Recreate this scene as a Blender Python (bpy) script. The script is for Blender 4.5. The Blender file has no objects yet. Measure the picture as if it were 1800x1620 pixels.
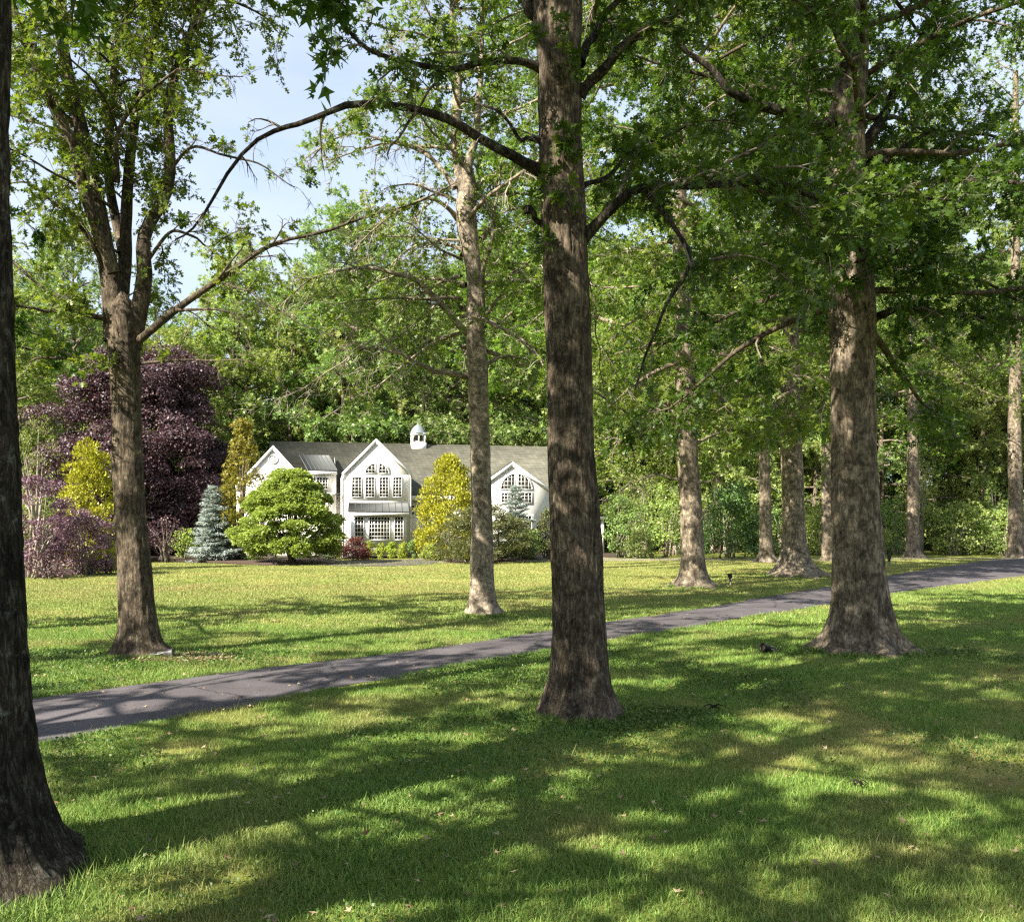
import bpy, math, random
import numpy as np
from mathutils import Vector, noise as mnoise

SC = bpy.context.scene
C = SC.collection
R = math.radians

# ------------------------------------------------------------------ camera, sky, sun
F, HZ, CH = 1600.0, 920.0, 2.4          # focal length in photo pixels, horizon row, eye height
cam_d = bpy.data.cameras.new('camera')
cam = bpy.data.objects.new('camera', cam_d)
C.objects.link(cam)
cam.location = (0, 0, CH)
cam.rotation_euler = (R(90), 0, 0)
cam_d.sensor_width = 36
cam_d.lens = F / 1800 * 36
cam_d.shift_y = (HZ - 810) / 1800
cam_d.clip_start = 0.1
cam_d.clip_end = 5000
SC.camera = cam
SUN_AZ, SUN_EL = 228.0, 39.0            # clockwise from +Y
w = bpy.data.worlds.new('World')
SC.world = w
w.use_nodes = True
nt = w.node_tree
sky = nt.nodes.new('ShaderNodeTexSky')
sky.sky_type = 'NISHITA'
sky.sun_disc = False
sky.sun_elevation = R(SUN_EL)
sky.sun_rotation = R(SUN_AZ)
sky.air_density = 1.0
sky.dust_density = 1.2
bg = nt.nodes['Background']
tcw = nt.nodes.new('ShaderNodeTexCoord')
mpw = nt.nodes.new('ShaderNodeMapping')
mpw.inputs['Scale'].default_value = (1.2, 1.2, 4.0)
nzw = nt.nodes.new('ShaderNodeTexNoise')
nzw.inputs['Scale'].default_value = 2.2
nzw.inputs['Detail'].default_value = 7
nzw.inputs['Roughness'].default_value = 0.6
mrw = nt.nodes.new('ShaderNodeMapRange')
mrw.inputs[1].default_value = 0.35
mrw.inputs[2].default_value = 0.75
mrw.inputs[3].default_value = 0.5
mrw.inputs[4].default_value = 0.95
mxw = nt.nodes.new('ShaderNodeMix')
mxw.data_type = 'RGBA'
mxw.inputs[7].default_value = (3.1, 3.4, 3.95, 1)     # thin high cloud, in the sky texture's own units
nt.links.new(tcw.outputs['Generated'], mpw.inputs[0])
nt.links.new(mpw.outputs[0], nzw.inputs['Vector'])
nt.links.new(nzw.outputs[0], mrw.inputs[0])
nt.links.new(mrw.outputs[0], mxw.inputs[0])
nt.links.new(sky.outputs[0], mxw.inputs[6])
nt.links.new(mxw.outputs[2], bg.inputs[0])
bg.inputs[1].default_value = 0.085
sd = bpy.data.lights.new('sun', 'SUN')
sd.energy = 5.0
sd.angle = R(0.45)
sd.color = (1.0, 0.925, 0.79)
sun = bpy.data.objects.new('sun', sd)
C.objects.link(sun)
sv = Vector((math.sin(R(SUN_AZ)) * math.cos(R(SUN_EL)), math.cos(R(SUN_AZ)) * math.cos(R(SUN_EL)), math.sin(R(SUN_EL))))
sun.rotation_euler = sv.to_track_quat('Z', 'Y').to_euler()
sun.location = sv * 60
SC.view_settings.view_transform = 'Standard'
SC.view_settings.look = 'None'
SC.view_settings.gamma = 1
SC.view_settings.exposure = 1.82
SC.cycles.max_bounces = 6
SC.cycles.diffuse_bounces = 3
SC.cycles.glossy_bounces = 2
SC.cycles.transmission_bounces = 4
SC.cycles.transparent_max_bounces = 4
SC.cycles.sample_clamp_indirect = 6
SC.cycles.use_denoising = False
SC.render.film_transparent = False
SC.cycles.pixel_filter_type = 'BLACKMAN_HARRIS'
SC.cycles.filter_width = 1.3


# ------------------------------------------------------------------ pixel measures -> world
def G(px, py):
    Y = CH * F / (py - HZ)
    return ((px - 900) / F * Y, Y)


def P(px, py, Y):
    return np.array(((px - 900) / F * Y, Y, CH + (HZ - py) / F * Y))


# ------------------------------------------------------------------ objects
def tag(o, label=None, cat=None, group=None, kind=None):
    if label: o['label'] = label
    if cat: o['category'] = cat
    if group: o['group'] = group
    if kind: o['kind'] = kind
    return o


def thing(name, label, cat, loc=(0, 0, 0), rz=0.0, group=None):
    o = bpy.data.objects.new(name, None)
    C.objects.link(o)
    o.location = loc
    o.rotation_euler = (0, 0, rz)
    o.empty_display_size = 0.3
    return tag(o, label, cat, group)


def make_mesh(name, V, faces, mat_ids=None, smooth=False):
    """V (n,3); faces: list of int arrays, each (m,k)"""
    me = bpy.data.meshes.new(name)
    V = np.asarray(V, np.float32)
    me.vertices.add(len(V))
    me.vertices.foreach_set('co', V.ravel())
    loops, starts, mi, off = [], [], [], 0
    for k, f in enumerate(faces):
        f = np.asarray(f, np.int32)
        if f.size == 0: continue
        loops.append(f.ravel())
        starts.append(off + np.arange(len(f), dtype=np.int32) * f.shape[1])
        off += f.size
        mi.append(np.full(len(f), mat_ids[k] if mat_ids else 0, np.int32))
    L, S, M = np.concatenate(loops), np.concatenate(starts), np.concatenate(mi)
    me.loops.add(len(L))
    me.loops.foreach_set('vertex_index', L)
    me.polygons.add(len(S))
    me.polygons.foreach_set('loop_start', S.astype(np.int32))
    if mat_ids: me.polygons.foreach_set('material_index', M)
    if smooth: me.polygons.foreach_set('use_smooth', np.ones(len(S), bool))
    me.update(calc_edges=True)
    return me


def obj(name, V, faces, mats, parent=None, smooth=False, mat_ids=None, loc=None):
    me = make_mesh(name, V, faces, mat_ids, smooth)
    for m in (mats if isinstance(mats, (list, tuple)) else [mats]):
        me.materials.append(m)
    o = bpy.data.objects.new(name, me)
    C.objects.link(o)
    if parent is not None: o.parent = parent
    if loc is not None: o.location = loc
    return o


def copy_tree(o, parent=None):
    c = o.copy()
    C.objects.link(c)
    if parent is not None: c.parent = parent
    for ch in list(o.children):
        copy_tree(ch, c)
    return c


class MB:
    """collects boxes, prisms, tubes into one mesh"""
    def __init__(s): s.V, s.Q, s.T, s.N, s.n = [], [], [], [], 0

    def add(s, V, quads=None, tris=None, ngons=None):
        V = np.asarray(V, float)
        if quads is not None and len(quads): s.Q.append(np.asarray(quads, np.int32) + s.n)
        if tris is not None and len(tris): s.T.append(np.asarray(tris, np.int32) + s.n)
        for g in ngons or []: s.N.append(np.asarray([g], np.int32) + s.n)
        s.V.append(V)
        s.n += len(V)
        return s

    def box(s, x0, x1, y0, y1, z0, z1):
        V = [(x, y, z) for x in (x0, x1) for y in (y0, y1) for z in (z0, z1)]
        return s.add(V, [(0, 1, 3, 2), (4, 6, 7, 5), (0, 4, 5, 1), (2, 3, 7, 6), (0, 2, 6, 4), (1, 5, 7, 3)])

    def prism(s, poly, y0, y1):
        """polygon in (x,z) pushed from y0 to y1"""
        n = len(poly)
        V = [(x, y0, z) for x, z in poly] + [(x, y1, z) for x, z in poly]
        return s.add(V, [(i, (i + 1) % n, n + (i + 1) % n, n + i) for i in range(n)], ngons=[list(range(n))[::-1], list(range(n, 2 * n))])

    def slab(s, pts, t, d=None):
        """a flat polygon given thickness t along its own normal"""
        p = np.asarray(pts, float)
        nrm = np.cross(p[1] - p[0], p[2] - p[0])
        nrm /= np.linalg.norm(nrm)
        if nrm[2] < 0: nrm = -nrm
        n = len(p)
        return s.add(np.vstack([p, p - nrm * t]), [(i, (i + 1) % n, n + (i + 1) % n, n + i) for i in range(n)],
                     ngons=[list(range(n)), list(range(n, 2 * n))[::-1]])

    def tube(s, path, rad, sides=8, cap=True):
        V, Q = tube(path, rad, sides)
        s.add(V, Q)
        if cap:
            b = s.n - len(V)
            s.N.append(np.arange(b, b + sides, dtype=np.int32)[None, ::-1])
            s.N.append(np.arange(s.n - sides, s.n, dtype=np.int32)[None])
        return s

    def lathe(s, prof, sides=20, c=(0, 0)):
        n = len(prof)
        a = np.linspace(0, 2 * np.pi, sides, endpoint=False)
        V = np.array([(c[0] + r * math.cos(t), c[1] + r * math.sin(t), z) for r, z in prof for t in a])
        Q = [(i * sides + j, i * sides + (j + 1) % sides, (i + 1) * sides + (j + 1) % sides, (i + 1) * sides + j) for i in range(n - 1) for j in range(sides)]
        return s.add(V, Q)

    def faces(s):
        f = []
        if s.Q: f.append(np.concatenate(s.Q))
        if s.T: f.append(np.concatenate(s.T))
        return f + s.N

    def xf(s, M):
        V = np.concatenate(s.V)
        M = np.array(M)
        s.V = [V @ M[:3, :3].T + M[:3, 3]]
        return s

    def build(s, name, mat, parent=None, smooth=False, loc=None):
        return obj(name, np.concatenate(s.V), s.faces(), mat, parent, smooth, loc=loc)


def unit(a):
    return a / np.maximum(np.linalg.norm(a, axis=-1, keepdims=True), 1e-9)


def tube(path, rad, sides=8):
    p = np.asarray(path, float)
    n = len(p)
    rad = np.broadcast_to(np.asarray(rad, float), (n,))
    t = unit(np.gradient(p, axis=0))
    ref = np.array((0.0, 0, 1)) if abs(t[0][2]) < 0.8 else np.array((1.0, 0, 0))
    u = unit(np.cross(t[0], ref))
    U = np.empty_like(p)
    for i in range(n):
        u = unit(u - t[i] * np.dot(u, t[i]))
        U[i] = u
    W = np.cross(t, U)
    a = np.linspace(0, 2 * np.pi, sides, endpoint=False)
    V = p[:, None, :] + rad[:, None, None] * (np.cos(a)[None, :, None] * U[:, None, :] + np.sin(a)[None, :, None] * W[:, None, :])
    i, j = np.meshgrid(np.arange(n - 1), np.arange(sides), indexing='ij')
    j2 = (j + 1) % sides
    Q = np.stack([i * sides + j, i * sides + j2, (i + 1) * sides + j2, (i + 1) * sides + j], -1).reshape(-1, 4)
    return V.reshape(-1, 3), Q


def smooth_path(pts, n):
    """Catmull-Rom through pts (k,d), n samples"""
    p = np.asarray(pts, float)
    k = len(p)
    if k == 2: return p[0] + (p[1] - p[0]) * np.linspace(0, 1, n)[:, None]
    q = np.vstack([2 * p[0] - p[1], p, 2 * p[-1] - p[-2]])
    t = np.linspace(0, k - 1 - 1e-6, n)
    i = t.astype(int)
    f = (t - i)[:, None]
    a, b, c, d = q[i], q[i + 1], q[i + 2], q[i + 3]
    return 0.5 * (2 * b + (c - a) * f + (2 * a - 5 * b + 4 * c - d) * f ** 2 + (3 * b - a - 3 * c + d) * f ** 3)


# ------------------------------------------------------------------ materials
def mat_new(name):
    m = bpy.data.materials.new(name)
    m.use_nodes = True
    n = m.node_tree.nodes
    n.clear()
    out = n.new('ShaderNodeOutputMaterial')
    return m, n, m.node_tree.links, out


def ramp(n, stops):
    r = n.new('ShaderNodeValToRGB')
    cr = r.color_ramp
    while len(cr.elements) < len(stops): cr.elements.new(0.5)
    for e, (p, c) in zip(cr.elements, stops):
        e.position = p
        e.color = (*c, 1)
    return r


def noise_node(n, l, vec, scale, detail=4, rough=0.55, dist=0.0):
    t = n.new('ShaderNodeTexNoise')
    t.inputs['Scale'].default_value = scale
    t.inputs['Detail'].default_value = detail
    t.inputs['Roughness'].default_value = rough
    t.inputs['Distortion'].default_value = dist
    if vec is not None: l.new(vec, t.inputs['Vector'])
    return t


def mixc(n, l, fac, a, b, blend='MIX'):
    m = n.new('ShaderNodeMix')
    m.data_type = 'RGBA'
    m.blend_type = blend
    for s, v in ((m.inputs[0], fac), (m.inputs[6], a), (m.inputs[7], b)):
        if hasattr(v, 'is_output'): l.new(v, s)
        elif isinstance(v, tuple): s.default_value = (*v, 1)
        else: s.default_value = v
    return m.outputs[2]


def leaf_mat(name, cols, trans=0.45, gloss=0.35, rough=0.45, tscale=(1.25, 1.3, 0.6)):
    """cols: dark..light stops, one pick per leaf"""
    m, n, l, out = mat_new(name)
    geo = n.new('ShaderNodeNewGeometry')
    r = ramp(n, [(i / (len(cols) - 1), c) for i, c in enumerate(cols)])
    l.new(geo.outputs['Random Per Island'], r.inputs[0])
    oi = n.new('ShaderNodeObjectInfo')
    hsv = n.new('ShaderNodeHueSaturation')
    mr = n.new('ShaderNodeMapRange')
    mr.inputs[3].default_value = 0.485
    mr.inputs[4].default_value = 0.515
    l.new(oi.outputs['Random'], mr.inputs[0])
    l.new(mr.outputs[0], hsv.inputs['Hue'])
    mv = n.new('ShaderNodeMapRange')
    mv.inputs[3].default_value = 0.82
    mv.inputs[4].default_value = 1.18
    l.new(oi.outputs['Random'], mv.inputs[0])
    l.new(mv.outputs[0], hsv.inputs['Value'])
    l.new(r.outputs[0], hsv.inputs['Color'])
    col = hsv.outputs[0]
    p = n.new('ShaderNodeBsdfPrincipled')
    l.new(col, p.inputs['Base Color'])
    p.inputs['Roughness'].default_value = rough
    p.inputs['Specular IOR Level'].default_value = gloss
    t = n.new('ShaderNodeBsdfTranslucent')
    tc = mixc(n, l, 1.0, col, tscale, 'MULTIPLY')
    l.new(tc, t.inputs['Color'])
    mx = n.new('ShaderNodeMixShader')
    mx.inputs[0].default_value = trans
    l.new(p.outputs[0], mx.inputs[1])
    l.new(t.outputs[0], mx.inputs[2])
    l.new(mx.outputs[0], out.inputs[0])
    return m


def bark_mat(name, dark, mid, light, lichen=(0.30, 0.32, 0.26), lich=0.5, scale=1.0, bump=0.6, zs=0.22, bands=0.0):
    m, n, l, out = mat_new(name)
    tc = n.new('ShaderNodeTexCoord')
    mp = n.new('ShaderNodeMapping')
    mp.inputs['Scale'].default_value = (scale, scale, scale * zs)
    l.new(tc.outputs['Object'], mp.inputs[0])
    n1 = noise_node(n, l, mp.outputs[0], 22, 6, 0.65, 0.6)
    vo = n.new('ShaderNodeTexVoronoi')
    vo.feature = 'DISTANCE_TO_EDGE'
    vo.inputs['Scale'].default_value = 17
    warp = mixc(n, l, 0.12, mp.outputs[0], n1.outputs['Color'])
    l.new(warp, vo.inputs['Vector'])
    vr = n.new('ShaderNodeMapRange')
    vr.inputs[1].default_value = 0.0
    vr.inputs[2].default_value = 0.16
    l.new(vo.outputs['Distance'], vr.inputs[0])
    mul = n.new('ShaderNodeMath')
    mul.operation = 'MULTIPLY'
    l.new(n1.outputs[0], mul.inputs[0])
    ad = n.new('ShaderNodeMath')
    ad.operation = 'MULTIPLY_ADD'
    ad.inputs[1].default_value = 0.35
    ad.inputs[2].default_value = 0.65
    l.new(vr.outputs[0], ad.inputs[0])
    l.new(ad.outputs[0], mul.inputs[1])
    r = ramp(n, [(0.22, dark), (0.46, mid), (0.72, light)])
    l.new(mul.outputs[0], r.inputs[0])
    n2 = noise_node(n, l, tc.outputs['Object'], 2.3, 5, 0.6, 0.4)
    big = n.new('ShaderNodeMapRange')
    big.inputs[1].default_value = 0.3
    big.inputs[2].default_value = 0.7
    big.inputs[3].default_value = 0.45
    big.inputs[4].default_value = 1.25
    l.new(n2.outputs[0], big.inputs[0])
    c1 = n.new('ShaderNodeVectorMath')
    c1.operation = 'SCALE'
    l.new(r.outputs[0], c1.inputs[0])
    l.new(big.outputs[0], c1.inputs['Scale'])
    n3 = noise_node(n, l, tc.outputs['Object'], 9, 7, 0.7, 0.2)
    lr = n.new('ShaderNodeMapRange')
    lr.inputs[1].default_value = 0.56
    lr.inputs[2].default_value = 0.68
    lr.inputs[4].default_value = lich
    l.new(n3.outputs[0], lr.inputs[0])
    col = mixc(n, l, lr.outputs[0], c1.outputs[0], lichen)
    hgt = mul.outputs[0]
    n6 = noise_node(n, l, mp.outputs[0], 75, 4, 0.7, 0.3)
    fd = ramp(n, [(0.35, (.62, .62, .62)), (0.55, (1.02, 1.02, 1.02)), (0.70, (1.35, 1.34, 1.30))])
    l.new(n6.outputs[0], fd.inputs[0])
    col = mixc(n, l, 1.0, col, fd.outputs[0], 'MULTIPLY')
    hs = n.new('ShaderNodeMath')
    hs.operation = 'MULTIPLY_ADD'
    hs.inputs[1].default_value = 0.35
    l.new(n6.outputs[0], hs.inputs[0])
    l.new(mul.outputs[0], hs.inputs[2])
    hgt = hs.outputs[0]
    n5 = noise_node(n, l, tc.outputs['Object'], 4.2, 6, 0.68, 0.9)
    mt = ramp(n, [(0.38, (.42, .40, .38)), (0.52, (.85, .83, .80)), (0.66, (1.3, 1.25, 1.15))])
    l.new(n5.outputs[0], mt.inputs[0])
    col = mixc(n, l, 1.0, col, mt.outputs[0], 'MULTIPLY')
    if bands:
        mp2 = n.new('ShaderNodeMapping')
        mp2.inputs['Scale'].default_value = (1.4, 1.4, 9)
        l.new(tc.outputs['Object'], mp2.inputs[0])
        nb = noise_node(n, l, mp2.outputs[0], 2.2, 5, 0.7, 0.3)
        br = n.new('ShaderNodeMapRange')
        br.inputs[1].default_value = 0.56
        br.inputs[2].default_value = 0.66
        br.inputs[4].default_value = bands
        l.new(nb.outputs[0], br.inputs[0])
        col = mixc(n, l, br.outputs[0], col, tuple(c * 0.6 for c in dark))
    p = n.new('ShaderNodeBsdfPrincipled')
    l.new(col, p.inputs['Base Color'])
    p.inputs['Roughness'].default_value = 0.9
    p.inputs['Specular IOR Level'].default_value = 0.15
    b = n.new('ShaderNodeBump')
    b.inputs['Strength'].default_value = bump
    b.inputs['Distance'].default_value = 0.045
    l.new(hgt, b.inputs['Height'])
    l.new(b.outputs[0], p.inputs['Normal'])
    l.new(p.outputs[0], out.inputs[0])
    return m


def plain(name, col, rough=0.6, var=0.12, scale=6, metal=0.0, spec=0.4, bump=0.0):
    m, n, l, out = mat_new(name)
    tc = n.new('ShaderNodeTexCoord')
    t = noise_node(n, l, tc.outputs['Object'], scale, 5, 0.6)
    r = ramp(n, [(0.3, tuple(c * (1 - var) for c in col)), (0.7, tuple(min(1, c * (1 + var)) for c in col))])
    l.new(t.outputs[0], r.inputs[0])
    p = n.new('ShaderNodeBsdfPrincipled')
    l.new(r.outputs[0], p.inputs['Base Color'])
    p.inputs['Roughness'].default_value = rough
    p.inputs['Metallic'].default_value = metal
    p.inputs['Specular IOR Level'].default_value = spec
    if bump:
        b = n.new('ShaderNodeBump')
        b.inputs['Strength'].default_value = bump
        b.inputs['Distance'].default_value = 0.02
        l.new(t.outputs[0], b.inputs['Height'])
        l.new(b.outputs[0], p.inputs['Normal'])
    l.new(p.outputs[0], out.inputs[0])
    return m


M = {}
M['oak'] = leaf_mat('oak leaf', [(0.029, 0.063, 0.009), (0.055, 0.108, 0.014), (0.094, 0.152, 0.019)], 0.42)
M['oak_light'] = leaf_mat('young oak leaf', [(0.067, 0.128, 0.020), (0.127, 0.202, 0.029), (0.208, 0.269, 0.044)], 0.45)
M['wood_a'] = leaf_mat('woodland leaf mid', [(0.082, 0.155, 0.044), (0.163, 0.257, 0.070), (0.274, 0.361, 0.110)], 0.35)
M['wood_b'] = leaf_mat('woodland leaf yellow green', [(0.132, 0.193, 0.056), (0.243, 0.315, 0.089), (0.375, 0.429, 0.127)], 0.4)
M['wood_c'] = leaf_mat('woodland leaf dark', [(0.042, 0.092, 0.031), (0.088, 0.164, 0.044), (0.146, 0.230, 0.065)], 0.3)
M['beech'] = leaf_mat('copper beech leaf', [(0.035, 0.021, 0.027), (0.081, 0.048, 0.056), (0.161, 0.104, 0.109)], 0.2, tscale=(1.3, 0.6, 0.7))
M['smoke'] = leaf_mat('purple shrub leaf', [(0.075, 0.046, 0.065), (0.172, 0.105, 0.139), (0.302, 0.202, 0.237)], 0.25, tscale=(1.2, 0.7, 0.9))
M['gold'] = leaf_mat('golden conifer spray', [(0.168, 0.166, 0.017), (0.355, 0.370, 0.031), (0.492, 0.535, 0.056)], 0.3)
M['dogwood'] = leaf_mat('dogwood leaf', [(0.113, 0.166, 0.037), (0.242, 0.304, 0.070), (0.383, 0.432, 0.103)], 0.4)
M['spruce'] = leaf_mat('blue spruce needle', [(0.15, 0.19, 0.18), (0.33, 0.38, 0.37), (0.52, 0.58, 0.58)], 0.12)
M['juniper'] = leaf_mat('juniper spray', [(0.042, 0.054, 0.019), (0.093, 0.104, 0.034), (0.158, 0.162, 0.058)], 0.2)
M['amber'] = leaf_mat('amber leaf', [(0.090, 0.086, 0.014), (0.170, 0.149, 0.020), (0.270, 0.207, 0.030)], 0.35)
M['barberry'] = leaf_mat('barberry leaf', [(0.04, 0.012, 0.012), (0.10, 0.030, 0.028), (0.18, 0.06, 0.045)], 0.25, tscale=(1.2, 0.6, 0.6))
M['box'] = leaf_mat('boxwood leaf', [(0.130, 0.199, 0.022), (0.286, 0.374, 0.040), (0.468, 0.538, 0.064)], 0.25)
M['pale'] = leaf_mat('pale feathery leaf', [(0.099, 0.132, 0.033), (0.187, 0.220, 0.066), (0.297, 0.330, 0.121)], 0.35)
M['bark'] = bark_mat('oak bark', (0.028, 0.022, 0.016), (0.120, 0.096, 0.070), (0.27, 0.225, 0.17), (0.24, 0.23, 0.17))
M['bark_dark'] = bark_mat('furrowed dark bark', (0.012, 0.010, 0.008), (0.060, 0.050, 0.038), (0.17, 0.155, 0.125), (0.26, 0.29, 0.24), 0.6, 1.25, 1.0, 0.2)
M['bark_pale'] = bark_mat('pale grey bark', (0.11, 0.09, 0.068), (0.33, 0.28, 0.22), (0.50, 0.44, 0.36), (0.50, 0.50, 0.44), 0.5, 0.55, 0.3, 0.7, 0.75)
M['bark_beige'] = bark_mat('beige oak bark', (0.050, 0.040, 0.028), (0.195, 0.16, 0.118), (0.35, 0.30, 0.23), (0.34, 0.33, 0.27), 0.35, 0.5, 0.35, 0.3)
M['bark_smooth'] = bark_mat('smooth pale oak bark', (0.085, 0.070, 0.052), (0.27, 0.225, 0.17), (0.43, 0.37, 0.285), (0.40, 0.39, 0.32), 0.3, 0.5, 0.3, 0.4)
M['twig'] = plain('twig bark', (0.14, 0.115, 0.09), 0.9, 0.4, 3)
M['twig_pale'] = plain('pale twig bark', (0.26, 0.225, 0.18), 0.9, 0.3, 3)

# ------------------------------------------------------------------ leaves
_o2 = np.array([(0, 0, 0), (.22, .07, .01), (.18, .38, .07), (.42, .09, 0), (.66, .46, .07), (.66, .08, -.02), (.92, .24, -.03), (1.05, 0, -.08),
                (.92, -.24, -.03), (.66, -.08, -.02), (.66, -.46, .07), (.42, -.09, 0), (.18, -.38, .07), (.22, -.07, .01)])
OAKLEAF = (_o2, np.array([(0, 13, 1), (1, 13, 3), (13, 11, 3), (3, 11, 5), (11, 9, 5), (5, 9, 7), (1, 3, 2), (3, 5, 4), (5, 7, 6), (13, 12, 11), (11, 10, 9), (9, 8, 7)]))
STAR = (np.array([(0, 0, 0), (.45, .48, .06), (.42, .10, 0), (1, 0, -.08), (.42, -.10, 0), (.45, -.48, .06)]),
        np.array([(0, 2, 1), (0, 4, 2), (0, 5, 4), (2, 4, 3)]))
DIAMOND = (np.array([(0, 0, 0), (.5, .32, .07), (1, 0, -.05), (.5, -.32, .07)]), np.array([(0, 3, 1), (1, 3, 2)]))
NARROW = (np.array([(0, 0, 0), (.5, .13, .03), (1, 0, -.05), (.5, -.13, .03)]), np.array([(0, 3, 1), (1, 3, 2)]))
SPRAY = (np.array([(0, 0, 0), (.35, .30, .05), (.62, .10, 0), (1.0, .16, -.06), (.62, -.12, 0), (.55, -.42, .04)]),
         np.array([(0, 2, 1), (0, 5, 4), (0, 4, 2), (2, 4, 3)]))


def leaves(pos, axis, nrm, size, tmpl):
    T, Fc = tmpl
    a = unit(axis)
    b = unit(np.cross(nrm, a))
    n = np.cross(a, b)
    size = np.broadcast_to(size, (len(pos),))[:, None, None]
    V = pos[:, None, :] + size * (T[None, :, 0:1] * a[:, None] + T[None, :, 1:2] * b[:, None] + T[None, :, 2:3] * n[:, None])
    f = Fc[None] + (np.arange(len(pos)) * len(T))[:, None, None]
    return V.reshape(-1, 3), f.reshape(-1, 3)


def rnd_unit(rng, n):
    return unit(rng.normal(size=(n, 3)))


def twig_leaves(rng, S, D, L, per, size, tmpl, up=0.9, spread=0.8, hang=-0.15):
    """S starts, D unit dirs, L lengths; per leaves each"""
    n = len(S)
    if n == 0: return np.zeros((0, 3)), np.zeros((0, 3), int)
    k = np.repeat(np.arange(n), per)
    u = rng.uniform(0.1, 1.05, len(k))
    rnd = rnd_unit(rng, len(k))
    pos = S[k] + D[k] * (L[k] * u)[:, None] + np.array((0, 0, -0.12)) * (u * u * L[k])[:, None]
    ax = unit(D[k] * 0.55 + rnd * spread + np.array((0, 0, hang)))
    pos = pos + ax * size * 0.25
    nr = unit(np.array((0, 0, up)) + rnd_unit(rng, len(k)) * 0.75)
    sz = size * rng.uniform(0.45, 1.25, len(k))
    return leaves(pos, ax, nr, sz, tmpl)


def twig_mesh(S, D, L, r):
    """thin three sided tapering sticks, one bend"""
    n = len(S)
    if n == 0: return np.zeros((0, 3)), np.zeros((0, 4), int)
    ref = np.where(np.abs(D[:, 2:3]) < .8, np.array((0, 0, 1.0)), np.array((1.0, 0, 0)))
    u = unit(np.cross(D, ref))
    v = np.cross(D, u)
    rings = []
    for f, rr, dz in ((0, 1, 0), (.5, .7, -.06), (1, .2, -.26)):
        c = S + D * (L * f)[:, None] + np.array((0, 0, dz)) * L[:, None]
        rings.append(np.stack([c + r * rr * (math.cos(t) * u + math.sin(t) * v) for t in (0, 2.09, 4.19)], 1))
    V = np.stack(rings, 1).reshape(-1, 3)          # n*9
    q = np.array([(s * 3 + j, s * 3 + (j + 1) % 3, s * 3 + 3 + (j + 1) % 3, s * 3 + 3 + j) for s in (0, 1) for j in range(3)])
    return V, (q[None] + (np.arange(n) * 9)[:, None, None]).reshape(-1, 4)


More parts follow.
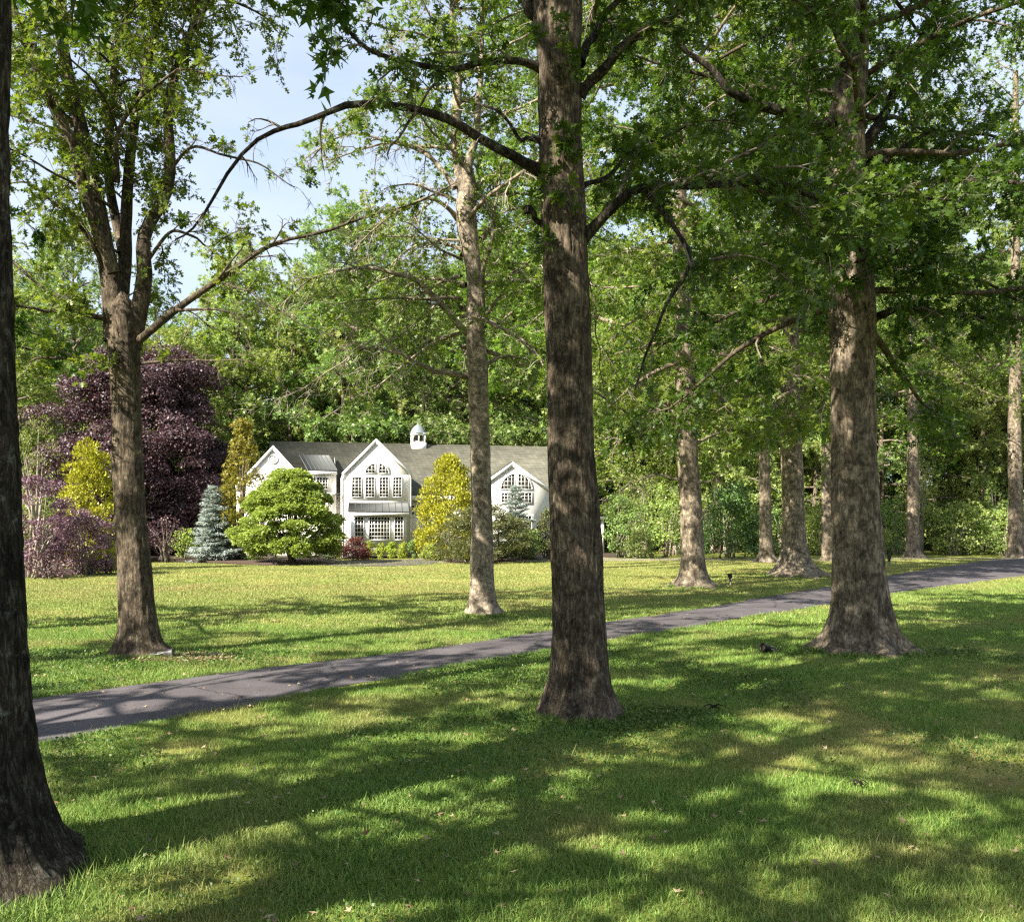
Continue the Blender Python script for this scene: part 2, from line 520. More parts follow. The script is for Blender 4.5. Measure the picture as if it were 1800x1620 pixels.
class Tree:
    def __init__(s, seed):
        s.rng = np.random.default_rng(seed)
        s.bV, s.bQ, s.bn = [], [], 0             # thin branches of the crown
        s.tS, s.tD, s.tL, s.tw = [], [], [], []

    def thin(s, path, rad, sides=5):
        V, Q = tube(path, rad, sides)
        s.bV.append(V)
        s.bQ.append(Q + s.bn)
        s.bn += len(V)

    def wander(s, p0, d, L, n=6, droop=0.0, wig=0.18):
        rng = s.rng
        pts = [np.array(p0, float)]
        d = unit(np.array(d, float))
        for i in range(n - 1):
            pts.append(pts[-1] + d * L / (n - 1))
            d = unit(d + rng.normal(size=3) * wig + np.array((0, 0, -droop / (n - 1))))
        return np.array(pts)

    def dress(s, path, rad, dens=2.2, blen=(0.5, 1.6), twd=5.0, twl=(0.25, 0.6), t0=0.15, droop=0.5, leafy=1.0, up=0.15, sub=True):
        """side branches along a limb, twigs along these"""
        rng = s.rng
        seg = np.linalg.norm(np.diff(path, axis=0), axis=1)
        cum = np.concatenate([[0], np.cumsum(seg)])
        L = cum[-1]
        m = max(1, int(L * dens))
        tt = np.linspace(t0, 1, m) + rng.uniform(-.5, .5, m) * (1 - t0) / m
        tt = np.clip(tt, 0.02, 0.995)
        if t0 < 1: s.twigs(path[len(path) * 2 // 3:], twd, twl, leafy)
        for k, t in enumerate(tt):
            d = t * L
            i = min(np.searchsorted(cum, d) - 1, len(path) - 2)
            i = max(i, 0)
            f = (d - cum[i]) / max(seg[i], 1e-6)
            p = path[i] + (path[i + 1] - path[i]) * f
            tg = unit(path[i + 1] - path[i])
            rr = np.interp(t, np.linspace(0, 1, len(path)), rad)
            side = unit(np.cross(tg, (0, 0, 1)) + 1e-4) * (1 if k % 2 else -1)
            dirv = unit(tg * rng.uniform(.3, .9) + side * rng.uniform(.4, 1) + rng.normal(size=3) * .3 + np.array((0, 0, up)))
            bl = rng.uniform(*blen) * (1.15 - 0.5 * t)
            bp = s.wander(p, dirv, bl, 6, droop * rng.uniform(.3, 1.3), 0.16)
            br = min(rr * .6, 0.012 + 0.012 * bl)
            s.thin(bp, np.linspace(br, br * .25, 6))
            s.twigs(bp[1:], twd, twl, leafy)
            if sub:
                for q in range(2):
                    j = rng.integers(1, 4)
                    d2 = unit(unit(bp[j + 1] - bp[j]) + rng.normal(size=3) * .7)
                    b2 = s.wander(bp[j], d2, bl * rng.uniform(.35, .6), 5, droop, .18)
                    s.thin(b2, np.linspace(br * .5, br * .15, 5), 4)
                    s.twigs(b2[1:], twd, twl, leafy)

    def twigs(s, path, dens, tl, leafy):
        rng = s.rng
        L = np.linalg.norm(np.diff(path, axis=0), axis=1).sum()
        m = max(1, int(L * dens * 1.7))
        t = rng.uniform(0, len(path) - 1.001, m)
        i = t.astype(int)
        f = (t - i)[:, None]
        p = path[i] * (1 - f) + path[i + 1] * f
        tg = unit(path[i + 1] - path[i])
        s.tS.append(p)
        s.tD.append(unit(tg * .6 + rnd_unit(rng, m) * .9))
        s.tL.append(rng.uniform(*tl, m))
        s.tw.append(rng.uniform(0, 1, m) < leafy)

    def crown(s, parent, base, leaf_m, per=10, size=0.11, tmpl=OAKLEAF, twig_m=None, twig_r=0.004, keep=None, name='crown', up=0.9, hang=-0.15):
        S, D, L, w = (np.concatenate(x) for x in (s.tS, s.tD, s.tL, s.tw))
        if keep is not None:
            k = keep(S)
            S, D, L, w = S[k], D[k], L[k], w[k]
        lV, lF = twig_leaves(s.rng, S[w], D[w], L[w], per, size, tmpl, up, 0.8, hang)
        tV, tF = twig_mesh(S, D, L, twig_r)
        bV = np.concatenate(s.bV)
        V = np.concatenate([bV, tV, lV]) - np.asarray(base)
        n1, n2 = len(bV), len(bV) + len(tV)
        Q = np.concatenate([np.concatenate(s.bQ), tF + n1])
        return obj(name, V, [Q, lF + n2], [twig_m or M['twig'], leaf_m], parent, mat_ids=[0, 1])


def vnoise(pts, sc, seed=0.0):
    return np.array([mnoise.noise((p[0] * sc + seed, p[1] * sc, p[2] * sc)) for p in pts])


def trunk_obj(parent, base, prof, Y, mat, sides=56, step=0.07, ridge=0.012, lobes=5, lob=0.10, seed=1, name='trunk', zmax=None, yoff=None):
    """prof: (py, left px, right px) from the ground up"""
    p = np.array(prof, float)
    z = CH + (HZ - p[:, 0]) / F * Y
    cx = ((p[:, 1] + p[:, 2]) / 2 - 900) / F * Y
    r = (p[:, 2] - p[:, 1]) / 2 / F * Y
    o = np.argsort(z)
    z, cx, r = z[o], cx[o], r[o]
    z[0] = min(z[0], -0.0)
    z = np.concatenate([[-0.25], z])
    cx = np.concatenate([[cx[0]], cx])
    r = np.concatenate([[r[0] * 1.12], r])
    if zmax: z, cx, r = (np.append(a, v) for a, v in ((z, zmax), (cx, cx[-1]), (r, r[-1] * .6)))
    k = max(12, int((z[-1] - z[0]) / step))
    zz = np.concatenate([np.linspace(z[0], 1.0, int(1.25 / (step * .6))), np.linspace(1.0, z[-1], k)[1:]])
    C2 = smooth_path(np.column_stack([cx, r]), 400)
    zs = smooth_path(z[:, None], 400)[:, 0]
    cxx, rr = np.interp(zz, zs, C2[:, 0]), np.interp(zz, zs, C2[:, 1])
    a = np.linspace(0, 2 * np.pi, sides, endpoint=False)
    rs = np.random.default_rng(seed)
    ph = rs.uniform(0, 6.28, 4)
    A, Z = np.meshgrid(a, zz)
    RR = np.repeat(rr[:, None], sides, 1)
    fl = np.exp(-np.maximum(Z, 0) / 0.45)
    sharp = np.cos(lobes * A + ph[0]) * .6 + np.cos((lobes + 2) * A + ph[1]) * .4
    RR = RR * .965 - ridge * .2
    root = np.exp(-np.maximum(Z, 0) / 0.20) * np.maximum(sharp, 0) ** 1.5
    RR = RR * (1 + lob * fl * sharp + lob * 1.6 * root - lob * .5 * np.exp(-np.maximum(Z, 0) / 0.20) + 0.03 * np.cos(3 * A + ph[2] + Z * .25) + 0.02 * np.cos(2 * A + ph[3] - Z * .4))
    rm = rr.mean()
    pts = np.column_stack([(np.cos(A) * 1.6 * rm / .35).ravel() * 3, (np.sin(A) * 1.6 * rm / .35).ravel() * 3, Z.ravel() * 0.9])
    d1 = vnoise(pts, 1.9, seed * 3.7)
    d2 = vnoise(pts * np.array((1, 1, 2.2)), .6, seed * 9.1)
    dd = ridge * (1 - 2.2 * np.abs(d1)) + ridge * 1.5 * d2
    RR = RR + dd.reshape(RR.shape)
    X = cxx[:, None] + RR * np.cos(A)
    Yc = Y + RR * np.sin(A)
    if yoff is not None: Yc = Yc + np.interp(Z, yoff[0], yoff[1])
    V = np.stack([X, Yc, Z], -1).reshape(-1, 3)
    n = len(zz)
    i, j = np.meshgrid(np.arange(n - 1), np.arange(sides), indexing='ij')
    j2 = (j + 1) % sides
    Q = np.stack([i * sides + j, i * sides + j2, (i + 1) * sides + j2, (i + 1) * sides + j], -1).reshape(-1, 4)
    top = np.arange((n - 1) * sides, n * sides)[None]
    return obj(name, V - np.asarray(base), [Q, top], mat, parent, smooth=True)


def limb_obj(parent, base, path, rad, mat, sides=10, jit=0.06, name='limb', seed=0):
    V, Q = tube(path, rad, sides)
    d = vnoise(V, 4.0, seed) + .5 * vnoise(V, 11.0, seed + 5)
    c = np.repeat(path, sides, 0)
    V = c + (V - c) * (1 + jit * 2.2 * d)[:, None]
    return obj(name, V - np.asarray(base), [Q], mat, parent, smooth=True)


def plim(pts, Y, r0, r1, n=22, wig=0.0, rng=None):
    """limb path from (px,py[,depth offset]) points"""
    q = np.array([P(p[0], p[1], Y + (p[2] if len(p) > 2 else 0)) for p in pts])
    path = smooth_path(q, n)
    rg = np.random.default_rng(int(abs(pts[0][0] * 7 + pts[-1][1] * 3)) + 1)
    kn = smooth_path(rg.normal(size=(max(5, n // 3), 3)) * min(.05, .012 + r0 * .35), n)
    path = path + kn * np.minimum(1, np.linspace(0, 5, n))[:, None]
    rad = r0 + (r1 - r0) * np.linspace(0, 1, n) ** 0.8
    if r0 < .088: rad[:2] *= (1.4, 1.15)                      # collar where it leaves the stem
    return path, rad


def auto_limbs(T, cx, cy, z0, z1, n, reach, tilt=(0.1, 0.9), droop=0.25, az0=0.0, r=0.07):
    """limbs round a trunk axis; reach(azimuth, t) in metres"""
    out = []
    rng = T.rng
    for i in range(n):
        t = (i + rng.uniform(0, .8)) / n
        z = z0 + (z1 - z0) * t
        az = az0 + i * 2.4 + rng.uniform(-.4, .4)
        L = reach(az, t) * rng.uniform(.75, 1.15)
        if L < 0.3: continue
        e = tilt[0] + (tilt[1] - tilt[0]) * t
        d = np.array((math.cos(az), math.sin(az), math.tan(e)))
        p = T.wander((cx, cy, z), d, L, 9, droop * (1 - t), 0.10)
        p = smooth_path(p, 16)
        rr = r * (L / 4) ** .6 * (1.1 - .4 * t)
        out.append((p, np.linspace(rr, .012, 16)))
    return out


# ------------------------------------------------------------------ ground
_grid = np.random.default_rng(5).uniform(0, 1, (256, 256))


def vn2(x, y, sc, seed=0):
    x = x * sc + seed * 17.3
    y = y * sc + seed * 9.7
    xi, yi = np.floor(x).astype(int), np.floor(y).astype(int)
    fx, fy = x - xi, y - yi
    fx, fy = fx * fx * (3 - 2 * fx), fy * fy * (3 - 2 * fy)
    g = lambda i, j: _grid[i % 256, j % 256]
    return (g(xi, yi) * (1 - fx) + g(xi + 1, yi) * fx) * (1 - fy) + (g(xi, yi + 1) * (1 - fx) + g(xi + 1, yi + 1) * fx) * fy


def fbm(x, y, sc, seed=0):
    return (vn2(x, y, sc, seed) + .5 * vn2(x, y, sc * 2.1, seed + 1) + .25 * vn2(x, y, sc * 4.3, seed + 2)) / 1.75


def ground_mat(name, far=False):
    m, n, l, out = mat_new(name)
    tc = n.new('ShaderNodeTexCoord')
    v = tc.outputs['Object']
    n1 = noise_node(n, l, v, 0.35, 6, 0.62)
    n2 = noise_node(n, l, v, 28, 6, 0.7)
    mp = n.new('ShaderNodeMapping')
    mp.inputs['Rotation'].default_value = (0, 0, R(12))
    mp.inputs['Scale'].default_value = (0.05, 1.0, 1)
    l.new(v, mp.inputs[0])
    n3 = noise_node(n, l, mp.outputs[0], 2.2, 4, 0.6)
    a = ramp(n, [(0.36, (0.145, 0.185, 0.040)), (0.50, (0.215, 0.245, 0.060)), (0.66, (0.31, 0.30, 0.095))])
    l.new(n1.outputs[0], a.inputs[0])
    r2 = ramp(n, [(0.3, (0.55, 0.58, 0.5)), (0.55, (1, 1, 1)), (0.75, (1.25, 1.2, 1.15))])
    l.new(n2.outputs[0], r2.inputs[0])
    r3 = ramp(n, [(0.35, (0.82, 0.86, 0.8)), (0.65, (1.12, 1.08, 1.1))])
    l.new(n3.outputs[0], r3.inputs[0])
    c = mixc(n, l, 1.0, a.outputs[0], r2.outputs[0], 'MULTIPLY')
    c = mixc(n, l, 1.0, c, r3.outputs[0], 'MULTIPLY')
    # bare reddish earth shows between the blades in worn patches
    n4 = noise_node(n, l, v, 0.9, 5, 0.65)
    r4 = n.new('ShaderNodeMapRange')
    r4.inputs[1].default_value = 0.55
    r4.inputs[2].default_value = 0.66
    r4.inputs[4].default_value = 0.7
    l.new(n4.outputs[0], r4.inputs[0])
    c = mixc(n, l, r4.outputs[0], c, (0.20, 0.145, 0.075))
    p = n.new('ShaderNodeBsdfPrincipled')
    l.new(c, p.inputs['Base Color'])
    p.inputs['Roughness'].default_value = 0.95
    p.inputs['Specular IOR Level'].default_value = 0.05
    b = n.new('ShaderNodeBump')
    b.inputs['Strength'].default_value = 0.9
    b.inputs['Distance'].default_value = 0.05
    l.new(n2.outputs[0], b.inputs['Height'])
    l.new(b.outputs[0], p.inputs['Normal'])
    l.new(p.outputs[0], out.inputs[0])
    return m


M['lawn'] = ground_mat('lawn ground')
tag(obj('lawn', [(-1500, -400, 0), (1500, -400, 0), (1500, 2500, 0), (-1500, 2500, 0)], [np.array([[0, 1, 2, 3]])], M['lawn']), kind='structure')


def asphalt(name, base=(0.060, 0.058, 0.064)):
    m, n, l, out = mat_new(name)
    tc = n.new('ShaderNodeTexCoord')
    v = tc.outputs['Object']
    n1 = noise_node(n, l, v, 1.1, 5, 0.6)
    n2 = noise_node(n, l, v, 90, 3, 0.6)
    r = ramp(n, [(0.3, tuple(c * .75 for c in base)), (0.7, tuple(c * 1.3 for c in base))])
    l.new(n1.outputs[0], r.inputs[0])
    r2 = ramp(n, [(0.35, (.55, .55, .55)), (0.7, (1.5, 1.45, 1.4))])
    l.new(n2.outputs[0], r2.inputs[0])
    c = mixc(n, l, 1.0, r.outputs[0], r2.outputs[0], 'MULTIPLY')
    vo = n.new('ShaderNodeTexVoronoi')
    vo.feature = 'DISTANCE_TO_EDGE'
    vo.inputs['Scale'].default_value = 0.55
    nw = noise_node(n, l, v, 2.5, 5, 0.7)
    l.new(mixc(n, l, 0.35, v, nw.outputs['Color']), vo.inputs['Vector'])
    cr = n.new('ShaderNodeMapRange')
    cr.inputs[1].default_value = 0.004
    cr.inputs[2].default_value = 0.012
    cr.inputs[3].default_value = 0.8
    cr.inputs[4].default_value = 0.0
    l.new(vo.outputs['Distance'], cr.inputs[0])
    c = mixc(n, l, cr.outputs[0], c, (0.02, 0.019, 0.018))
    ns = noise_node(n, l, v, 0.33, 3, 0.6, 0.5)
    sr = n.new('ShaderNodeMapRange')
    sr.inputs[1].default_value = 0.55
    sr.inputs[2].default_value = 0.62
    sr.inputs[4].default_value = 0.35
    l.new(ns.outputs[0], sr.inputs[0])
    c = mixc(n, l, sr.outputs[0], c, tuple(x * 1.7 for x in base))
    p = n.new('ShaderNodeBsdfPrincipled')
    l.new(c, p.inputs['Base Color'])
    p.inputs['Roughness'].default_value = 0.85
    p.inputs['Specular IOR Level'].default_value = 0.25
    b = n.new('ShaderNodeBump')
    b.inputs['Strength'].default_value = 0.5
    b.inputs['Distance'].default_value = 0.01
    l.new(n2.outputs[0], b.inputs['Height'])
    l.new(b.outputs[0], p.inputs['Normal'])
    l.new(p.outputs[0], out.inputs[0])
    return m


M['asphalt'] = asphalt('weathered asphalt', (0.080, 0.073, 0.080))
up_px = [(42, 1229), (175, 1212), (340, 1186), (450, 1175), (700, 1150), (900, 1117), (1067, 1093), (1195, 1075), (1355, 1047), (1462, 1030), (1562, 1011), (1650, 997), (1729, 985), (1820, 978.5)]
lo_px = [(47, 1306), (150, 1287), (275, 1262), (425, 1235), (550, 1212), (750, 1175), (900, 1150), (1067, 1122), (1200, 1102), (1311, 1082), (1462, 1060), (1562, 1042), (1711, 1022), (1800, 1011), (1850, 1007)]
UPE = np.array([G(*p) for p in up_px])
LOE = np.array([G(a, b + .05 * (b - HZ) / CH) for a, b in lo_px])      # the turf stands 5 cm proud of the asphalt edge
UPE = np.vstack([UPE[0] + (UPE[0] - UPE[2]) * 4, UPE, UPE[-1] + np.array((60, 14))])
LOE = np.vstack([LOE[0] + (LOE[0] - LOE[2]) * 4, LOE, LOE[-1] + np.array((50, 16))])


def resample(p, n):
    s = np.concatenate([[0], np.cumsum(np.linalg.norm(np.diff(p, axis=0), axis=1))])
    t = np.linspace(0, s[-1], n)
    return np.column_stack([np.interp(t, s, p[:, 0]), np.interp(t, s, p[:, 1])])


ue, le = smooth_path(resample(UPE, 40), 160), smooth_path(resample(LOE, 40), 160)
rs = np.random.default_rng(3)
nx = 8
RV = []
for i in range(160):
    for j in range(nx + 1):
        t = j / nx
        q = le[i] * (1 - t) + ue[i] * t
        if j in (0, nx): q = q + rs.normal(size=2) * 0.06
        RV.append((q[0], q[1], 0.008 + 0.05 * math.sin(math.pi * t)))
RQ = np.array([(i * (nx + 1) + j, i * (nx + 1) + j + 1, (i + 1) * (nx + 1) + j + 1, (i + 1) * (nx + 1) + j) for i in range(159) for j in range(nx)])
tag(obj('road', RV, [RQ[:, ::-1]], M['asphalt'], smooth=True), kind='structure')
ROADP = np.vstack([le, ue[::-1]])


def inside(poly, x, y):
    r = np.zeros(len(x), bool)
    n = len(poly)
    j = n - 1
    for i in range(n):
        a, b = poly[i], poly[j]
        c = ((a[1] > y) != (b[1] > y))
        with np.errstate(divide='ignore', invalid='ignore'):
            r ^= c & (x < (b[0] - a[0]) * (y - a[1]) / (b[1] - a[1] + 1e-12) + a[0])
        j = i
    return r


def flat(name, px, z, mat, h=0.0):
    p = [G(*q) for q in px]
    mb = MB()
    n = len(p)
    if h:
        c = np.mean(p, 0)
        ins = [tuple(np.array(q) * .93 + c * .07) for q in p]
        V = [(x, y, z) for x, y in p] + [(x, y, z + h) for x, y in ins]
        mb.add(V, [(i, (i + 1) % n, n + (i + 1) % n, n + i) for i in range(n)], ngons=[list(range(n, 2 * n))])
    else:
        mb.add([(x, y, z) for x, y in p], ngons=[list(range(n))])
    return tag(mb.build(name, mat), kind='structure')


M['drive'] = asphalt('pale drive', (0.20, 0.18, 0.165))
flat('driveway', [(700, 990), (960, 986.5), (1480, 983), (1900, 982), (1900, 980.3), (1480, 980.8), (960, 980.5), (735, 981)], 0.012, M['drive'])
flat('parking_court', [(548, 992.5), (600, 995), (690, 995), (760, 991.5), (775, 986), (735, 983.2), (600, 985)], 0.020, M['asphalt'])
M['mulch'] = plain('dark mulch', (0.045, 0.030, 0.022), 0.95, 0.5, 14, bump=0.8)
flat('planting_bed', [(-160, 1021), (30, 1016.5), (120, 1011), (205, 1003), (265, 988), (330, 988), (400, 991), (470, 994), (560, 993), (600, 983), (560, 974), (300, 970), (-160, 970)], 0.01, M['mulch'], 0.14)
flat('shrub_border', [(600, 982.5), (735, 979.5), (800, 990), (900, 987), (960, 981), (1150, 979.5), (1150, 974), (600, 974)], 0.014, M['mulch'], 0.12)

# grass ---------------------------------------------------------------
TRUNKS = []


def grass_mat(name):
    m, n, l, out = mat_new(name)
    at = n.new('ShaderNodeAttribute')
    at.attribute_name = 'dry'
    geo = n.new('ShaderNodeNewGeometry')
    g = ramp(n, [(0, (0.058, 0.135, 0.022)), (0.5, (0.155, 0.268, 0.048)), (1, (0.29, 0.385, 0.100))])
    l.new(geo.outputs['Random Per Island'], g.inputs[0])
    d = ramp(n, [(0, (0.26, 0.22, 0.075)), (1, (0.42, 0.34, 0.16))])
    l.new(geo.outputs['Random Per Island'], d.inputs[0])
    c = mixc(n, l, at.outputs['Fac'], g.outputs[0], d.outputs[0])
    p = n.new('ShaderNodeBsdfPrincipled')
    l.new(c, p.inputs['Base Color'])
    p.inputs['Roughness'].default_value = 0.55
    p.inputs['Specular IOR Level'].default_value = 0.25
    t = n.new('ShaderNodeBsdfTranslucent')
    l.new(c, t.inputs['Color'])
    mx = n.new('ShaderNodeMixShader')
    mx.inputs[0].default_value = 0.35
    l.new(p.outputs[0], mx.inputs[1])
    l.new(t.outputs[0], mx.inputs[2])
    l.new(mx.outputs[0], out.inputs[0])
    return m


M['grass'] = grass_mat('grass blade')


def soil_field(x, y):
    """1 where the turf is worn thin"""
    f = fbm(x, y, 0.55, 3)
    near = np.clip((17 - y) / 8, 0, 1)
    return np.clip((f - 0.615) / 0.09, 0, 1) * near


def blades(rng, n, y0, y1, h, wd, bent, edge=None):
    yy = np.sqrt(rng.uniform(y0 * y0, y1 * y1, n))
    xx = rng.uniform(-1, 1, n) * (0.60 * yy + 1.2)
    k = ~inside(ROADP, xx, yy)
    if edge is not None:                         # ragged taller fringe creeping over the asphalt
        i = rng.integers(0, len(edge) - 1, n)
        t = rng.uniform(0, 1, n)[:, None]
        q = edge[i] * (1 - t) + edge[i + 1] * t
        off = rng.normal(size=(n, 2)) * .045
        xx, yy = q[:, 0] + off[:, 0], q[:, 1] + off[:, 1]
        k = (yy > y0) & (yy < y1) & (fbm(xx, yy, 1.3, 41) > .40)
    soil = soil_field(xx, yy)
    k &= rng.uniform(0, 1, n) > soil * .93
    dens = fbm(xx, yy, 1.7, 7)
    k &= rng.uniform(0, 1, n) < 0.55 + 0.9 * dens
    xx, yy, soil, dens = xx[k], yy[k], soil[k], dens[k]
    n = len(xx)
    tall = fbm(xx, yy, 2.4, 11)
    h = h * rng.uniform(.5, 1.25, n) * (0.45 + 1.15 * tall) * (1 + (rng.uniform(0, 1, n) > .985) * 1.0)
    a = rng.uniform(0, 2 * np.pi, n)
    lean = rng.uniform(.1, .95, n) * h
    b = rng.uniform(0, 2 * np.pi, n)
    wv = np.stack([np.cos(a), np.sin(a), 0 * a], -1) * (wd * rng.uniform(.6, 1.3, n))[:, None]
    lv = np.stack([np.cos(b), np.sin(b), 0 * b], -1) * lean[:, None]
    p = np.stack([xx, yy, np.full(n, -0.004)], -1)
    up = np.stack([0 * h, 0 * h, h], -1)
    dry = np.clip(fbm(xx, yy, 0.8, 19) * 1.9 - .95 + soil * .7 + rng.normal(size=n) * .16, 0, 1) * 0.8
    dry = np.clip(dry + np.clip((yy - 20 - .55 * np.maximum(xx, 0)) / 12, 0, 1) * (.22 + .5 * fbm((xx * .9 + yy * .35) * .07, (yy - xx * .35) * 1.1, 1.0, 53)), 0, .85)
    if bent:
        V = np.stack([p - wv, p + wv, p + up * .6 + lv * .3 + wv * .7, p + up * .6 + lv * .3 - wv * .7, p + up * .95 + lv], 1)
        i = (np.arange(n) * 5)[:, None]
        return V.reshape(-1, 3), i + np.array([[0, 1, 2, 3]]), i + np.array([[3, 2, 4]]), np.repeat(dry, 5)
    V = np.stack([p - wv, p + wv, p + up + lv], 1)
    i = (np.arange(n) * 3)[:, None]
    return V.reshape(-1, 3), np.zeros((0, 4), int), i + np.array([[0, 1, 2]]), np.repeat(dry, 3)


BASES = [(-3.79, 6.1, .95), (.855, 11.4, .60), (6.66, 17.2, 1.0), (-6.7, 16.5, .6), (-.74, 23.7, .54), (6.87, 34.3, .8), (12.9, 41.7, 1.2)]


def tufts(rng, n):
    i = rng.integers(0, len(BASES), n)
    bs = np.array(BASES)[i]
    a = rng.uniform(0, 6.283, n)
    r = bs[:, 2] * (.93 + np.abs(rng.normal(size=n)) * .16)
    xx, yy = bs[:, 0] + r * np.cos(a), bs[:, 1] + r * np.sin(a)
    keep = fbm(np.cos(a) * 3 + i * 5, np.sin(a) * 3, 1.0, 61) > .38
    xx, yy = xx[keep], yy[keep]
    n = len(xx)
    h = .10 * rng.uniform(.4, 1.4, n)
    a, b = rng.uniform(0, 6.28, n), rng.uniform(0, 6.28, n)
    wv = np.stack([np.cos(a), np.sin(a), 0 * a], -1) * (.0035 + .0004 * yy)[:, None]
    lv = np.stack([np.cos(b), np.sin(b), 0 * b], -1) * (h * rng.uniform(.2, .9, n))[:, None]
    p = np.stack([xx, yy, np.full(n, -.004)], -1)
    V = np.stack([p - wv, p + wv, p + np.array((0, 0, 1)) * h[:, None] + lv], 1)
    return V.reshape(-1, 3), np.zeros((0, 4), int), (np.arange(n) * 3)[:, None] + np.array([[0, 1, 2]]), np.repeat(np.clip(rng.normal(size=n) * .2 + .1, 0, .8), 3)


def build_grass():
    rng = np.random.default_rng(21)
    parts = [blades(rng, 190000, 5.0, 8.5, .058, .0032, True), blades(rng, 230000, 8.5, 13, .058, .0045, False),
             blades(rng, 260000, 13, 21, .056, .007, False), blades(rng, 230000, 21, 36, .06, .013, False), blades(rng, 160000, 36, 64, .05, .024, False),
             blades(rng, 60000, 8, 22, .06, .006, False, le), blades(rng, 60000, 8, 26, .06, .006, False, ue), blades(rng, 25000, 22, 60, .05, .012, False, le), blades(rng, 25000, 22, 60, .05, .012, False, ue)]
    parts.append(tufts(rng, 26000))
    V, Q, T, D, o = [], [], [], [], 0
    for v, q, t, d in parts:
        V.append(v); Q.append(q + o); T.append(t + o); D.append(d)
        o += len(v)
    ob = obj('grass', np.concatenate(V), [np.concatenate(Q), np.concatenate(T)], M['grass'])
    at = ob.data.attributes.new('dry', 'FLOAT', 'POINT')
    at.data.foreach_set('value', np.concatenate(D).astype(np.float32))
    tag(ob, 'short lawn grass with dry straw coloured patches between the oaks', 'grass', kind='stuff')


build_grass()
M['weed'] = leaf_mat('clover leaf', [(0.035, 0.085, 0.014), (0.065, 0.13, 0.022), (0.12, 0.19, 0.040)], 0.3)
M['litter'] = leaf_mat('dry leaf litter', [(0.10, 0.065, 0.035), (0.22, 0.15, 0.08), (0.40, 0.31, 0.19)], 0.1)


def build_weeds():
    rng = np.random.default_rng(8)
    n = 170000
    yy = np.sqrt(rng.uniform(5.0 ** 2, 17.0 ** 2, n))
    xx = rng.uniform(-1, 1, n) * (0.6 * yy + 1)
    f = fbm(xx, yy, 0.45, 31) + 0.12 * np.clip((1.0 - xx) / 6, -1, 1)
    k = (rng.uniform(0, 1, n) < np.clip((f - .50) * 5, 0, .8)) & ~inside(ROADP, xx, yy)
    xx, yy = xx[k], yy[k]
    for cx, cy, rx, ry, m in ((1.3, 11.2, 1.5, .7, 5000), (6.6, 17.0, 2.2, .7, 3500), (-4.0, 6.4, 1.0, .5, 1500)):
        a, r = rng.uniform(0, 6.28, m), np.sqrt(rng.uniform(0, 1, m))
        xx = np.append(xx, cx + rx * r * np.cos(a))
        yy = np.append(yy, cy + ry * r * np.sin(a))
    n = len(xx)
    pos = np.stack([xx, yy, rng.uniform(.005, .06, n)], -1)
    ax = unit(np.stack([rng.normal(size=n), rng.normal(size=n), rng.uniform(.0, .9, n)], -1))
    nr = unit(np.array((0, 0, 1.0)) + rnd_unit(rng, n) * .7)
    V, Fc = leaves(pos, ax, nr, rng.uniform(.015, .048, n) * np.clip(yy / 9, .8, 1.3), DIAMOND)
    tag(obj('ground_cover', V, [Fc], M['weed']), 'low clover and dandelion leaves growing through the lawn', 'weeds', kind='stuff')
    n = 3600
    yy = np.sqrt(rng.uniform(5.2 ** 2, 24.0 ** 2, n))
    xx = rng.uniform(-1, 1, n) * (0.6 * yy + 1)
    m2 = 1500                                    # chips and straw round the foot of the forked tree
    a, r = rng.uniform(0, 6.28, m2), np.sqrt(rng.uniform(0, 1, m2))
    c = G(300, 1158)
    xx = np.append(xx, c[0] + .1 + 1.1 * r * np.cos(a))
    yy = np.append(yy, c[1] + .55 * r * np.sin(a))
    n = len(xx)
    pos = np.stack([xx, yy, rng.uniform(.02, .07, n)], -1)
    ax = unit(np.stack([rng.normal(size=n), rng.normal(size=n), rng.normal(size=n) * .25], -1))
    V, Fc = leaves(pos, ax, unit(np.array((0, 0, 1.0)) + rnd_unit(rng, n) * .5), rng.uniform(.03, .09, n), STAR)
    tag(obj('leaf_litter', V, [Fc], M['litter']), 'dry brown leaves and bark chips scattered over the grass', 'fallen leaves', kind='stuff')


build_weeds()


# ------------------------------------------------------------------ house
HT = R(13)
HO = np.array(((661 - 900) / F * 64, 64.0))
EX, EY = np.array((math.cos(HT), math.sin(HT))), np.array((-math.sin(HT), math.cos(HT)))


def hx(px, py, d):
    """where the sight line of a measured photo point meets the house plane at depth d: (x, z) in house metres"""
    v = np.array(((px - 900) / F, 1.0))
    t = (d + HO @ EY) / (v @ EY)
    return (v * t - HO) @ EX, CH + (HZ - py) / F * t


M['stucco'] = plain('cream stucco', (0.80, 0.775, 0.72), 0.9, 0.05, 5)
M['white'] = plain('white trim paint', (0.85, 0.84, 0.81), 0.6, 0.04, 5)
M['stone'] = plain('grey fieldstone', (0.30, 0.285, 0.26), 0.9, 0.35, 3.5, bump=0.5)
M['metal_roof'] = plain('dark standing seam metal', (0.075, 0.08, 0.08), 0.6, 0.1, 3, 0.0)
M['cupola_roof'] = plain('weathered lead dome', (0.15, 0.175, 0.20), 0.6, 0.1, 4, 0.0)
M['glass'] = plain('window glass', (0.030, 0.027, 0.022), 0.06, 0.6, 0.8, 0.0, 0.6)


